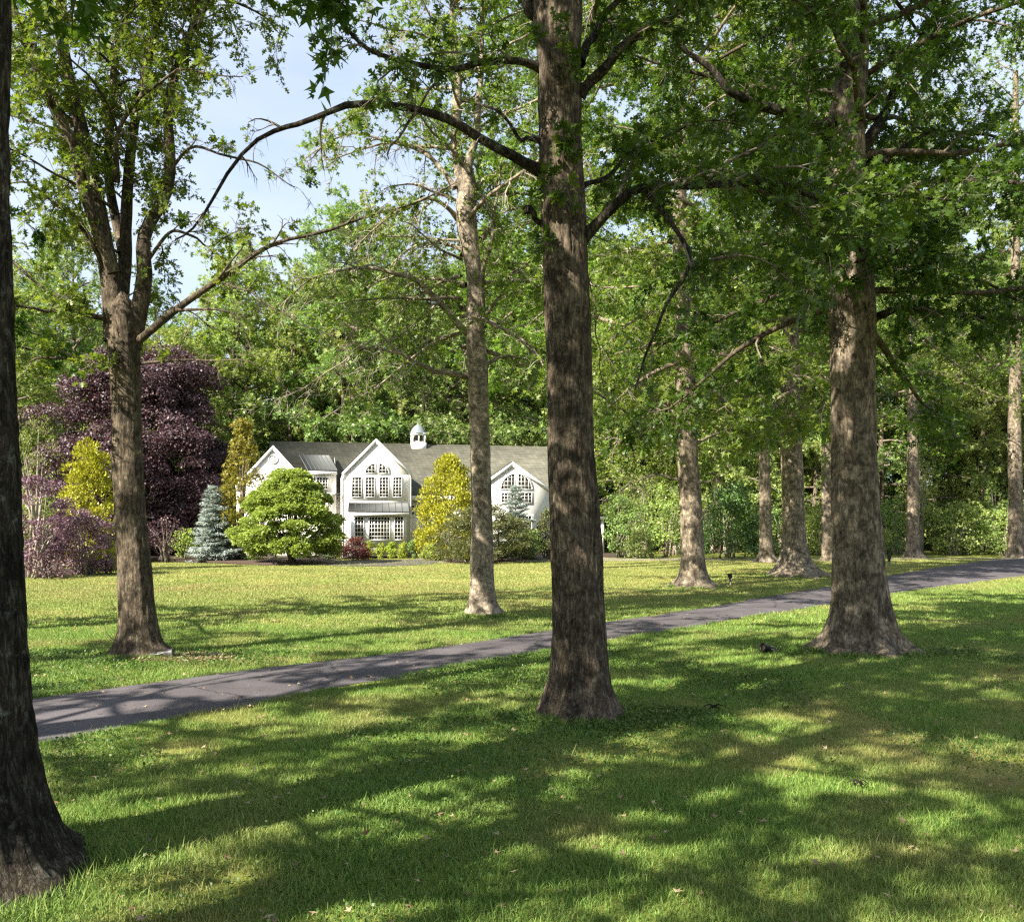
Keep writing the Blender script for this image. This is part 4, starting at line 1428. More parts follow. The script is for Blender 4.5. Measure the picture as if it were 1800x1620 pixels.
    T.crown(h, b, M['oak'], 14, .125, OAKLEAF, twig_r=.004)


def oak_broad():
    prof = [(1143, 1422, 1612), (1128, 1440, 1590), (1100, 1455, 1573), (1060, 1463, 1564), (1000, 1465, 1555), (900, 1463, 1546), (800, 1463, 1541), (700, 1462, 1538), (600, 1460, 1540), (540, 1459, 1540), (470, 1458, 1533), (380, 1458, 1526), (300, 1458, 1522), (200, 1460, 1520), (100, 1474, 1526), (0, 1480, 1524), (-200, 1484, 1520), (-500, 1488, 1512)]
    h, b, T, x, y = hero('oak_tree', 'broad oak with dappled trunk and spreading root flare beside the drive', (1518, 1143), prof, M['bark_beige'], 15, dict(sides=90, step=.06, ridge=.014, lobes=7, lob=.12))
    L = lambda pts, r0, r1: plim(pts, y, r0, r1, 24)
    limbs = [(L([(1475, 220), (1440, 212, -.2), (1395, 203, -.3), (1350, 188, -.5), (1310, 168, -.6), (1275, 150, -.7), (1245, 118, -.8), (1200, 85, -.9), (1180, 60, -1)], .14, .035), .5, 1.6),
             (L([(1300, 165, -.6), (1285, 225, -.9), (1262, 275, -1), (1240, 310, -1)], .04, .01), .2, 1),
             (L([(1530, 562), (1560, 550, -.2), (1600, 542, -.3), (1660, 548, -.5), (1720, 556, -.6), (1790, 562, -.7), (1860, 570, -.8)], .085, .02), 1, 2.4),
             (L([(1515, 270), (1545, 210, .2), (1590, 120, .5), (1630, 50, .8), (1680, -40, 1)], .12, .05), .9, 2),
             (L([(1480, 160), (1485, 70, -.4), (1470, 0, -.7), (1440, -80, -1)], .09, .05), .9, 2),
             (L([(1475, 430), (1420, 450, -.4), (1370, 480, -.8), (1310, 540, -1.1), (1240, 610, -1.3)], .05, .01), .7, 1.0),
             (L([(1520, 400), (1580, 370, -.5), (1650, 340, -.9), (1720, 320, -1.2), (1800, 345, -1.4)], .07, .015), 1, 2.6),
             (L([(1520, 330), (1590, 260, .4), (1670, 230, .7), (1750, 240, 1), (1830, 290, 1.2)], .07, .015), 1, 2.6),
             (L([(1480, 330), (1420, 300, .4), (1350, 300, .8), (1280, 340, 1.1)], .06, .012), 1, 2.4),
             (L([(1500, 450), (1540, 470, -1), (1600, 440, -1.6), (1680, 450, -2.2)], .05, .01), 1, 2.6),
             (L([(1490, 480), (1470, 470, -.8), (1430, 440, -1.6), (1400, 430, -2.2)], .05, .01), 1, 2.6)]
    for (p, r), lf, dn in limbs:
        limb_obj(h, b, p, r, M['bark_dark'], 12, .08, seed=r[0] * 90 + lf)
        T.dress(p, r, dens=dn, blen=(.5, 1.5), twd=4.5, twl=(.2, .5), t0=.15, leafy=lf, droop=.7, up=.05)
    lims = auto_limbs(T, x, y, 6.0, 21, 48, lambda az, t: 5.5 * (1 - .35 * t), (-.1, .8), .4, .9, .06)
    add_limbs(h, b, T, lims, M['bark'], dict(dens=1.6, blen=(.6, 1.6), twd=4.2, droop=.8))
    T.crown(h, b, M['oak'], 19, .140, OAKLEAF, twig_r=.005)


def oak_far(label, base, prof, seed, z0, z1, reach, n=44, lm='oak_light', extra=(), bark='bark_smooth', per=13, size=.23, tilt=(-.25, .8)):
    h, b, T, x, y = hero('oak_tree', label, base, prof, M[bark], seed, dict(sides=40, step=.12, ridge=.012, lobes=5, lob=.16, zmax=z1 * .95))
    for pts, r0, lf in extra:
        p, r = plim(pts, y, r0, .012)
        limb_obj(h, b, p, r, M[bark], 9, .08, seed=r0 * 100)
        T.dress(p, r, dens=2.2, blen=(.6, 1.7), twd=4, twl=(.3, .7), leafy=lf, droop=1.2, up=-.1)
    lims = auto_limbs(T, x, y, z0, z1, n, reach, tilt, .5, seed * .7, .07)
    add_limbs(h, b, T, lims, M[bark], dict(dens=1.7, blen=(.8, 2.1), twd=3.2, twl=(.35, .8), droop=.9, up=0), 8)
    T.crown(h, b, M[lm], per, size, STAR, twig_m=M['twig'], twig_r=.008)


oak_near_left()
oak_forked()
oak_slender()
oak_centre()
oak_broad()
rch = lambda r, k=.45: (lambda az, t: r * (1 - k * t))
oak_far('straight beige oak beside the upright spotlight, pocked bark and flared foot', (1221, 1032),
        [(1032, 1176, 1268), (1022, 1186, 1252), (1005, 1194, 1244), (970, 1197, 1239), (900, 1195, 1235), (800, 1191, 1227), (700, 1188, 1223), (600, 1185, 1215), (500, 1184, 1212), (400, 1182, 1208), (200, 1184, 1204)], 31, 7.0, 28, rch(7.0), 46,
        extra=[([(1190, 842), (1150, 835), (1110, 850, -.4), (1060, 880, -.6)], .05, .08), ([(1190, 728), (1160, 712), (1120, 735, -.3), (1060, 705, -.6)], .06, .3), ([(1222, 780), (1270, 755), (1330, 738, -.3), (1400, 735, -.5)], .07, .9), ([(1218, 850), (1255, 850), (1250, 890, -.4), (1235, 905, -.5)], .03, .0)])
oak_far('tall oak whose stem stands hidden behind the big dark oak, only its crown showing', (1010, 1000),
        [(1000, 985, 1040), (980, 994, 1028), (940, 998, 1024), (800, 999, 1022), (600, 1002, 1018), (300, 1004, 1016)], 37, 12.5, 33, rch(8.5, .3), 52, per=13, size=.24)
oak_far('oak with the widest root flare, dappled pale bark beyond the drive', (1396, 1012),
        [(1012, 1340, 1462), (1003, 1352, 1446), (990, 1364, 1430), (960, 1374, 1419), (900, 1376, 1414), (850, 1375, 1413), (780, 1372, 1410), (700, 1372, 1407), (600, 1376, 1404), (500, 1378, 1400), (300, 1380, 1398)], 32, 7.0, 30, rch(7.0), 50,
        extra=[([(1376, 700), (1340, 690), (1290, 700, -.5), (1240, 690, -.8)], .07, .4), ([(1405, 690), (1430, 655), (1450, 670, -.5), (1448, 740, -.7)], .06, .2)])
oak_far('grey oak between the two pale trunks past the drive, root flare in shade', (1346, 988),
        [(988, 1322, 1374), (980, 1330, 1364), (965, 1334, 1359), (930, 1334, 1356), (880, 1334, 1355), (820, 1334, 1353), (700, 1335, 1351), (500, 1337, 1349)], 33, 11, 33, rch(6.2), 28, lm='oak_light', per=8, size=.25)
oak_far('slim grey oak half hidden behind the broad dappled trunk', (1455, 986),
        [(986, 1440, 1472), (975, 1444, 1468), (940, 1444, 1466), (850, 1444, 1464), (700, 1446, 1462), (500, 1447, 1460)], 34, 11, 33, rch(6.2), 28, lm='oak_light', per=8, size=.25)
oak_far('distant oak standing alone between the broad trunk and the wood edge', (1604, 980),
        [(980, 1584, 1626), (970, 1590, 1619), (950, 1593, 1616), (900, 1594, 1615), (850, 1594, 1615), (780, 1595, 1613), (600, 1597, 1611), (400, 1598, 1610)], 35, 13, 36, rch(6.5), 30, per=7, size=.26)
oak_far('distant oak where the drive leaves the picture, twisted stem', (1784, 980),
        [(980, 1766, 1806), (970, 1771, 1800), (930, 1773, 1798), (880, 1774, 1797), (800, 1772, 1795), (740, 1772, 1794), (600, 1776, 1794), (400, 1778, 1792)], 36, 13, 36, rch(6.5), 30, per=7, size=.26)


# trees standing outside the frame whose crowns shade the lawn
def shade_oak(label, x, y, seed, z0, z1, reach, n, r=.38):
    h = thing('oak_tree', label, 'tree', (x, y, 0))
    T = Tree(seed)
    z = np.linspace(-.2, z1 * .95, 24)
    path = np.column_stack([np.full(24, float(x)), np.full(24, float(y)), z])
    limb_obj(h, (x, y, 0), path, np.interp(z, [-.2, .6, 3, z1], [r * 1.7, r * 1.1, r, .1]), M['bark'], 20, .05, 'trunk', seed)
    for k, (p, rr) in enumerate(auto_limbs(T, x, y, z0, z1, n, reach, (-.1, .8), .3, seed, .07)):
        limb_obj(h, (x, y, 0), p, rr, M['bark'], 7, .08, seed=k + seed)
        T.dress(p, rr, dens=1.6, blen=(.5, 1.5), twd=3.8, twl=(.2, .5), t0=.22, leafy=T.rng.choice((.4, 1, 1)))
    T.crown(h, (x, y, 0), M['oak'], 22, .16, STAR, twig_r=.008)


shade_oak('tall oak beside the drive where it runs out of view', -12.5, 4.0, 41, 4.5, 18, rch(5.4), 34)
shade_oak('tall oak standing behind the viewpoint on the shaded lawn', -9.5, -6.5, 42, 5.0, 15.5, rch(5.4), 32)
shade_oak('third oak behind the viewpoint, straight trunk under a round crown', -7.4, 0.4, 44, 5.0, 17, rch(5.2), 40)
shade_oak('spreading oak at the frame edge beyond the drive, leafy boughs reaching into view', -13.6, 18.5, 47, 5.0, 15, rch(4.8), 32, .28)
shade_oak('high crowned oak just behind the viewpoint, long bare stem', -1.8, -.9, 46, 11.5, 19, rch(4.4), 28, .26)
shade_oak('oak past the frame edge level with the forked oak', -14.5, 10.0, 45, 3.5, 9.5, rch(3.6), 16, .22)


# ------------------------------------------------------------------ garden plants
def blob_leaves(rng, cen, rad, per_area, size, tmpl, out=0.6, axis='free', flat=1.0, up=0.25):
    """leaves in the shells of many small clumps; cen (n,3), rad (n,)"""
    Vs, Fs, o = [], [], 0
    cnt = np.maximum(6, (per_area * 4 * np.pi * rad ** 2).astype(int))
    k = np.repeat(np.arange(len(cen)), cnt)
    n = len(k)
    d = rnd_unit(rng, n)
    d[:, 2] = np.abs(d[:, 2]) * np.where(rng.uniform(0, 1, n) < .8, 1, -1)
    rr = rad[k] * rng.uniform(.45, 1.05, n) ** .6
    pos = cen[k] + d * rr[:, None] * np.array((1, 1, flat))
    nr = unit(d * out + rnd_unit(rng, n) * .6 + np.array((0, 0, up)))
    if axis == 'free': ax = unit(rnd_unit(rng, n) + d * .4 + np.array((0, 0, -.25)))
    elif axis == 'out': ax = unit(d + rnd_unit(rng, n) * .45 + np.array((0, 0, .25)))
    elif axis == 'up': ax = unit(d * .8 + rnd_unit(rng, n) * .5 + np.array((0, 0, .9)))
    else: ax = unit(d * np.array((1, 1, .2)) + rnd_unit(rng, n) * .35 + np.array((0, 0, -.1)))
    return leaves(pos, ax, nr, size * rng.uniform(.6, 1.25, n), tmpl)


def envelope(rng, n, shape, w, hgt, z0=0.0, depth=1.0):
    """clump centres filling a plant outline (mostly near its surface)"""
    u = rng.uniform(0, 1, n)
    a = rng.uniform(0, 2 * np.pi, n)
    s = rng.uniform(.35, 1, n) ** .5
    if shape == 'cone':
        z = u ** 1.35
        r = (1 - z) * .95 + .05
    elif shape == 'plume':
        z = u ** 1.1
        r = np.sin(np.pi * np.clip(.16 + .84 * z, 0, 1)) ** .75 * (1.05 - .35 * z)
    elif shape == 'egg':
        z = u
        r = np.where(z > .35, np.sqrt(np.clip(1 - ((z - .35) / .68) ** 2, .02, 1)), .72 + .28 * z / .35)
    elif shape == 'mound':
        z = u
        r = np.sqrt(np.clip(1 - z * z, .02, 1))
    elif shape == 'tier':
        z = np.round(u * 7) / 7 + rng.normal(size=n) * .02
        r = np.sqrt(np.clip(1 - (z * .97) ** 2.2, .03, 1)) * np.where(z < .12, .8, 1)
    else:                                       # round headed
        z = u
        r = np.sqrt(np.clip(1 - (2 * z - 1) ** 2, .04, 1))
    return np.stack([np.cos(a) * r * s * w / 2, np.sin(a) * r * s * w / 2 * depth, z0 + np.clip(z, 0, 1) * (hgt - z0)], -1)


def shrub(name, label, cat, px0, px1, ptop, pbase, mat, seed, shape='round', nb=60, br=.16, dens=60, size=.12, tmpl=DIAMOND, axis='free', flat=.8,
          z0=.1, stem='twig', nst=7, depth=1.0, group=None, dy=0.0, keep=None, out=.6, part='foliage'):
    rng = np.random.default_rng(seed)
    x, y = G((px0 + px1) / 2, pbase)
    y += dy
    x = ((px0 + px1) / 2 - 900) / F * y
    wd = (px1 - px0) / F * y
    ht = CH + (HZ - ptop) / F * y
    o = thing(name, label, cat, (x, y, 0), group=group)
    rb = br * min(wd, ht * 1.3)
    cen = envelope(rng, nb, shape, wd - rb, ht - rb * .6, z0 * ht, depth)
    cen += rng.normal(size=cen.shape) * .035 * min(wd, ht)
    rad = rb * rng.uniform(.35, 1.5, nb)
    V, Fc = blob_leaves(rng, cen, rad, dens / max(size / .12, .3) ** 2, size, tmpl, out, axis, flat)
    V[:, 2] = np.maximum(V[:, 2], .01)
    obj(part, V, [Fc], M[mat], o)
    mb = MB()
    pick = rng.choice(nb, min(nst, nb), replace=False)
    for i in pick:
        c = cen[i]
        p0 = np.array((rng.normal() * .08 * wd, rng.normal() * .05 * wd, -.05))
        mid = p0 * .5 + c * .4 + np.array((0, 0, .15 * ht))
        mb.tube(smooth_path([p0, mid, c], 8), np.linspace(.02 + .012 * ht, .008, 8), 6)
    mb.build('stem', M[stem], o, True)
    return o


# west bed
shrub('copper_beech', 'large dark purple copper beech rising behind the planting bed', 'tree', 88, 412, 618, 962, 'beech', 51, 'egg', 250, .11, 80, .21, DIAMOND, 'free', .55, .04, 'bark', 14, dy=-24)
shrub('smoke_bush', 'tall mauve purple shrub at the bend of the mulch edge', 'shrub', 10, 128, 832, 1015, 'smoke', 52, 'round', 90, .13, 50, .11, DIAMOND, 'free', .7, .05, 'twig_pale', 12)
shrub('smoke_bush', 'lower mauve purple shrub in front of the bright yellow conifer', 'shrub', 92, 208, 900, 1010, 'smoke', 49, 'round', 80, .13, 50, .11, DIAMOND, 'free', .7, .05, 'twig_pale', 12)
shrub('golden_conifer', 'bright yellow conifer behind the mauve shrub', 'conifer', 92, 226, 792, 1003, 'gold', 53, 'plume', 160, .10, 80, .16, SPRAY, 'up', 1.0, .03, 'twig', 5)
shrub('feathery_tree', 'pale feathery small tree between the dark near trunk and the copper beech', 'tree', 14, 112, 738, 1000, 'pale', 54, 'round', 90, .12, 34, .16, NARROW, 'up', 1.0, .2, 'twig_pale', 14, dy=4)
shrub('low_conifer', 'low yellow green conifer under the mauve shrub beside the forked oak', 'conifer', 150, 230, 950, 1008, 'gold', 55, 'mound', 50, .13, 60, .12, SPRAY, 'up', .8, .03)
shrub('dark_shrub', 'thin dark shrub at the foot of the copper beech', 'shrub', 258, 325, 905, 988, 'beech', 56, 'round', 40, .13, 26, .14, DIAMOND, 'free', .7, .2, 'twig', 14)
shrub('green_shrub', 'small light green shrub beside the blue spruce', 'shrub', 298, 352, 930, 985, 'dogwood', 57, 'round', 40, .15, 40, .14)
shrub('edge_shrub', 'dusky low shrub along the mulch edge below the mauve shrub', 'shrub', 30, 130, 968, 1017, 'beech', 58, 'mound', 40, .14, 36, .12)


def spruce(label, px0, px1, ptop, pbase, seed, dy=0.0):
    rng = np.random.default_rng(seed)
    y = CH * F / (pbase - HZ) + dy
    x = ((px0 + px1) / 2 - 900) / F * y
    wd, ht = (px1 - px0) / F * y, CH + (HZ - ptop) / F * y
    o = thing('blue_spruce', label, 'conifer', (x, y, 0))
    C0, A0 = [], []
    mb = MB().tube([(0, 0, -.1), (0, 0, ht * .5), (0, 0, ht * .97)], [.11, .07, .015], 8)
    lev = int(ht / .30)
    for i in range(lev):
        t = i / lev
        r = wd / 2 * (1 - t) ** .85 * rng.uniform(.85, 1.1) + .05
        nb = max(5, int(11 * (1 - t) + 4))
        for j in range(nb):
            a = 6.283 * (j + rng.uniform(-.3, .3)) / nb + i * .7
            d = np.array((math.cos(a), math.sin(a), -.14 + .5 * t))
            rr = r * rng.uniform(.6, 1.25)
            z = ht * (.05 + .93 * t) + rng.normal() * .13 * (1 - t)
            m = max(4, int(rr * 26))
            u = rng.uniform(.15, 1, m) ** .8
            p = np.array((0, 0, z)) + d * (rr * u)[:, None] + np.array((0, 0, .10)) * (u ** 2)[:, None]
            side = np.array((-d[1], d[0], 0))
            sg = rng.choice([-1, 1], m)[:, None]
            spread = (1 - .6 * u)[:, None] * .30 * rr
            p = p + side * sg * spread * rng.uniform(0, 1, (m, 1))
            C0.append(p)
            A0.append(unit(d * .8 + side * sg * .7 + rnd_unit(rng, m) * .3))
            if j % 2 == 0: mb.tube([(0, 0, z), tuple(np.array((0, 0, z)) + d * rr * .8)], [.018, .006], 4, False)
    p, a = np.concatenate(C0), np.concatenate(A0)
    nr = unit(np.array((0, 0, 1.0)) + rnd_unit(rng, len(p)) * .55)
    rep = 14
    p = np.repeat(p, rep, 0) + rng.normal(size=(len(p) * rep, 3)) * np.array((.08, .08, .04))
    a, nr = unit(np.repeat(a, rep, 0) + rnd_unit(rng, len(p)) * .35), unit(np.repeat(nr, rep, 0) + rnd_unit(rng, len(p)) * .4)
    V, Fc = leaves(p, a, nr, rng.uniform(.10, .20, len(p)), NARROW)
    V[:, 2] = np.maximum(V[:, 2], .02)
    obj('foliage', V, [Fc], M['spruce'], o)
    mb.build('trunk', M['bark'], o, True)


spruce('blue spruce standing between the copper beech and the dogwood', 332, 420, 848, 988, 61)
spruce('blue spruce in front of the arched gable window', 862, 950, 848, 984, 62, dy=1.0)
shrub('amber_tree', 'amber and green small tree at the west end of the house', 'tree', 384, 470, 742, 981, 'amber', 63, 'plume', 170, .13, 60, .20, STAR, 'free', .8, .10, 'twig', 12, dy=-5.5)


def dogwood():
    rng = np.random.default_rng(64)
    y = CH * F / (991 - HZ)
    sc = y / F
    x = (512 - 900) * sc
    o = thing('dogwood_tree', 'light green layered dogwood with a forked trunk hiding the house corner', 'tree', (x, y, 0))
    n = 260
    tier = rng.integers(0, 8, n)
    z = np.array([1.15, 1.8, 2.45, 3.1, 3.7, 4.25, 4.75, 5.15])[tier]
    rm = np.array([2.9, 3.2, 3.15, 2.9, 2.5, 1.95, 1.4, .8])[tier]
    a = rng.uniform(0, 6.283, n)
    rr = rm * rng.uniform(.25, 1, n) ** .5
    cen = np.stack([np.cos(a) * rr, np.sin(a) * rr * .9, z - .30 * (rr / rm) ** 2 + rng.normal(size=n) * .24], -1)
    rad = rng.uniform(.34, .66, n)
    V, Fc = blob_leaves(rng, cen, rad, 150, .15, DIAMOND, .5, 'flat', .6, .5)
    obj('foliage', V, [Fc], M['dogwood'], o)
    mb = MB()
    for i in rng.choice(n, 22, replace=False):
        c = cen[i]
        mb.tube(smooth_path([(rng.normal() * .08, rng.normal() * .08, -.1), (c[0] * .15, c[1] * .15, .75), (c[0] * .6, c[1] * .6, c[2] * .75), tuple(c)], 10), np.linspace(.10, .012, 10), 7)
    mb.build('trunk', M['bark_beige'], o, True)


dogwood()
shrub('dark_yew', 'dark low evergreen shade shrub under the dogwood', 'shrub', 402, 500, 955, 990, 'wood_c', 65, 'mound', 40, .14, 50, .12, dy=3)
shrub('dark_yew', 'dark low evergreen under the dogwood next to the barberry', 'shrub', 510, 600, 955, 987, 'wood_c', 66, 'mound', 40, .14, 50, .12, dy=3)
shrub('barberry', 'dark red barberry mound beside the lower bay window', 'shrub', 592, 652, 944, 984, 'barberry', 67, 'mound', 60, .14, 70, .10)
for i, (cx, lab) in enumerate(((649, 'first clipped boxwood ball, next to the red barberry'), (669, 'second clipped boxwood ball from the red barberry'), (689, 'middle clipped boxwood ball under the bay window'),
                               (707, 'clipped boxwood ball fourth from the red barberry'), (727, 'last darker boxwood ball, next to the golden conifer'))):
    shrub('boxwood', lab, 'shrub', cx - 9, cx + 9, 953 if i < 4 else 949, 981.5, 'box' if i < 4 else 'wood_a', 70 + i, 'round', 26, .22, 110, .09, DIAMOND, 'free', .95, .1, nst=3, group='boxwood balls under the bay window')
shrub('golden_conifer', 'tall golden conifer hiding the wall beside the bay', 'conifer', 722, 862, 806, 983, 'gold', 80, 'plume', 230, .085, 80, .17, SPRAY, 'up', 1.0, .02, 'twig', 5)
shrub('spreading_pine', 'dark olive spreading pine behind the slender pale oak', 'conifer', 762, 944, 886, 988, 'juniper', 81, 'tier', 190, .11, 120, .17, NARROW, 'flat', .4, .06, 'bark', 12, out=.4)
shrub('yellow_shrub', 'small yellow green shrub at the foot of the spreading pine', 'shrub', 803, 842, 964, 986, 'gold', 82, 'mound', 30, .18, 70, .10, dy=-1.5)
shrub('clipped_yew', 'olive rounded yew between the spruce and the big dark oak', 'shrub', 936, 985, 893, 983, 'juniper', 83, 'plume', 70, .13, 70, .12)
shrub('green_shrub', 'mid green shrub low between the pine and the clipped yew', 'shrub', 905, 955, 930, 984, 'wood_a', 84, 'mound', 50, .15, 60, .13)
shrub('low_shrub', 'low yellow green shrub at the golden conifer foot', 'shrub', 735, 785, 958, 985, 'dogwood', 85, 'mound', 40, .16, 60, .11)
shrub('green_shrub', 'bushy yellow green shrub beside the porch post', 'shrub', 1054, 1120, 868, 981, 'wood_a', 86, 'round', 80, .13, 40, .17, dy=1)
shrub('green_shrub', 'rounded pale green shrub at the end of the mulch border', 'shrub', 1092, 1150, 925, 981, 'pale', 87, 'mound', 60, .14, 50, .13)
shrub('green_shrub', 'upright leafy shrub behind the straight beige oak', 'shrub', 1130, 1215, 850, 979, 'wood_b', 88, 'round', 80, .13, 36, .20)
shrub('dark_evergreen', 'dark rhododendron mass between the straight oak and the grey oak', 'shrub', 1222, 1345, 850, 979, 'wood_c', 89, 'mound', 110, .12, 44, .22, dy=-2)

# ------------------------------------------------------------------ woodland
def wood_tree(name, seed, mat, ht, wd, z0, size=.33):
    o = thing(name, 'x', 'tree')
    T = Tree(seed)
    rng = T.rng
    p = np.column_stack([np.cumsum(rng.normal(size=12) * .09), np.cumsum(rng.normal(size=12) * .09), np.linspace(-.2, ht * .93, 12)])
    tr = smooth_path(p, 24)
    limb_obj(o, (0, 0, 0), tr, np.interp(np.linspace(0, 1, 24), [0, .04, .2, 1], [.46, .32, .25, .04]), M['bark_beige'], 9, .05, 'trunk', seed)
    lob = rng.uniform(.6, 1.25, 7)
    for i in range(52):
        t = (i + rng.uniform(0, 1)) / 52
        z = ht * (z0 + (.95 - z0) * t)
        az = i * 2.4 + rng.uniform(-.5, .5)
        L = wd / 2 * (math.sin(math.pi * (.22 + .70 * t)) ** .7) * lob[int(az / 6.2832 * 7) % 7] * rng.uniform(.7, 1.15)
        e = -.15 + 1.0 * t
        q = smooth_path(T.wander((np.interp(z, tr[:, 2], tr[:, 0]), np.interp(z, tr[:, 2], tr[:, 1]), z), (math.cos(az), math.sin(az), math.tan(e)), L, 8, .5 * (1 - t), .13), 12)
        r = np.linspace(.03 + .016 * L, .012, 12)
        T.thin(q, r, 6)
        T.dress(q, r, dens=1.35, blen=(.8, 2.0), twd=2.6, twl=(.35, .9), t0=.2, droop=.7, up=.1)
    T.crown(o, (0, 0, 0), M[mat], 11, size, STAR, twig_r=.012)
    return o


WOOD = [('broadleaf_tree', 101, 'wood_a', 27, 12, .12, 'mid green broadleaf tree'), ('broadleaf_tree', 102, 'wood_b', 25, 12, .10, 'yellow green broadleaf tree'),
        ('broadleaf_tree', 103, 'wood_c', 28, 11, .12, 'dark green broadleaf tree'), ('broadleaf_tree', 104, 'wood_a', 21, 12, .15, 'wide mid green broadleaf tree'),
        ('broadleaf_tree', 105, 'wood_b', 18, 9, .12, 'small yellow green broadleaf tree')]
protos = [wood_tree(*a[:6]) for a in WOOD]
used = set()


def plant(k, x, y, sc, rz, where, group):
    if k in used: o = copy_tree(protos[k])
    else:
        o = protos[k]
        used.add(k)
    o.location = (x, y, 0)
    o.rotation_euler = (0, 0, rz)
    o.scale = (sc * 1.0, sc * 1.0, sc)
    o['label'] = WOOD[k][6] + ' ' + where
    o['category'] = 'tree'
    o['group'] = WOOD[k][6] + 's ' + group


rw = random.Random(77)


def row(px0, px1, n, y0, y1, kinds, s, where, group):
    for i in range(n):
        px = px0 + (px1 - px0) * (i + rw.uniform(.1, .9)) / n
        y = rw.uniform(y0, y1)
        plant(kinds[rw.randrange(len(kinds))], (px - 900) / F * y, y, rw.uniform(*s), rw.uniform(0, 6.28), where, group)


row(-60, 470, 7, 74, 84, (0, 1, 3, 4), (.95, 1.15), 'in the wood beyond the copper beech', 'in the wood beyond the copper beech')
row(-140, 620, 8, 90, 104, (0, 2, 3), (1.05, 1.25), 'in the wood beyond the copper beech', 'in the wood beyond the copper beech')
row(430, 640, 4, 82, 90, (0, 1, 3), (1.0, 1.12), 'in the wood rising behind the house roof', 'in the wood behind the house')
row(600, 1060, 7, 78, 86, (0, 1, 3, 1), (1.1, 1.3), 'in the wood rising behind the house roof', 'in the wood behind the house')
row(480, 1120, 9, 98, 112, (0, 2, 3, 1), (1.2, 1.35), 'in the wood rising behind the house roof', 'in the wood behind the house')
row(1080, 1960, 12, 74, 82, (1, 4, 1, 0), (.85, 1.1), 'at the wood edge beyond the avenue oaks', 'at the wood edge beyond the avenue')
row(1080, 2000, 12, 86, 104, (0, 2, 3, 1), (1.3, 1.6), 'at the wood edge beyond the avenue oaks', 'at the wood edge beyond the avenue')

# understorey saplings and bushes on the wood edge
USH = [shrub('understorey_bush', 'x', 'shrub', 1100, 1240, 850, 978, 'wood_b', 111, 'round', 90, .13, 22, .26, STAR, 'free', .7, .05, 'twig_pale', 12),
       shrub('understorey_bush', 'x', 'shrub', 1300, 1420, 865, 978, 'wood_a', 112, 'round', 80, .13, 22, .26, STAR, 'free', .7, .05, 'twig_pale', 12),
       shrub('understorey_bush', 'x', 'shrub', 1500, 1640, 840, 978, 'wood_c', 113, 'mound', 90, .13, 22, .26, STAR, 'free', .7, .02, 'twig_pale', 12),
       shrub('understorey_bush', 'x', 'shrub', 1640, 1700, 800, 978, 'wood_b', 114, 'plume', 60, .15, 20, .26, STAR, 'free', .8, .3, 'twig_pale', 16)]
UL = ['light green bush', 'mid green bush', 'dark spreading bush', 'thin sapling with pale bare stems']
uu = set()


def under(k, px, y, sc, where):
    if k in uu: o = copy_tree(USH[k])
    else:
        o = USH[k]
        uu.add(k)
    o.location = ((px - 900) / F * y, y, 0)
    o.scale = (sc, sc, sc * rw.uniform(.8, 1.25))
    o.rotation_euler = (0, 0, rw.uniform(0, 6.28))
    o['label'] = UL[k] + ' ' + where
    o['group'] = UL[k] + ' group ' + where


for i in range(30):
    under(rw.choice((0, 0, 1, 3, 3, 3, 3)), 1090 + 900 * (i + rw.random()) / 26, rw.uniform(68, 73), rw.uniform(.5, 1.0), 'under the trees at the wood edge')
for i in range(13):
    under(rw.choice((0, 1, 2)), 1060 + 950 * (i + rw.random()) / 15, rw.uniform(77, 86), rw.uniform(.8, 1.2), 'deeper in the wood beyond the avenue')
for i in range(14):
    under(rw.choice((0, 1, 2)), -60 + 560 * (i + rw.random()) / 14, rw.uniform(68, 80), rw.uniform(.9, 1.35), 'behind the copper beech')


def far_wood():
    rng = np.random.default_rng(120)
    n = 420
    a = rng.uniform(-.95, .95, n)
    rr = rng.uniform(118, 150, n)
    cen = np.stack([np.sin(a) * rr, np.cos(a) * rr, rng.uniform(.5, 25, n)], -1)
    V, Fc = blob_leaves(rng, cen, rng.uniform(2.5, 4.5, n), 1.9, 1.0, STAR, .55, 'free', .8, .3)
    tag(obj('distant_woods', V, [Fc], M['wood_c']), 'dark mass of woodland closing the view between the trees', 'woods', kind='stuff')


far_wood()

# ------------------------------------------------------------------ landscape spotlights
M['black'] = plain('black enamel', (0.012, 0.012, 0.013), 0.35, 0.2, 20)
M['lens'] = plain('amber lens glass', (0.30, 0.20, 0.07), 0.15, 0.2, 12)
M['steel'] = plain('scuffed grey enamel', (0.16, 0.155, 0.145), 0.45, 0.3, 20, 0.3)


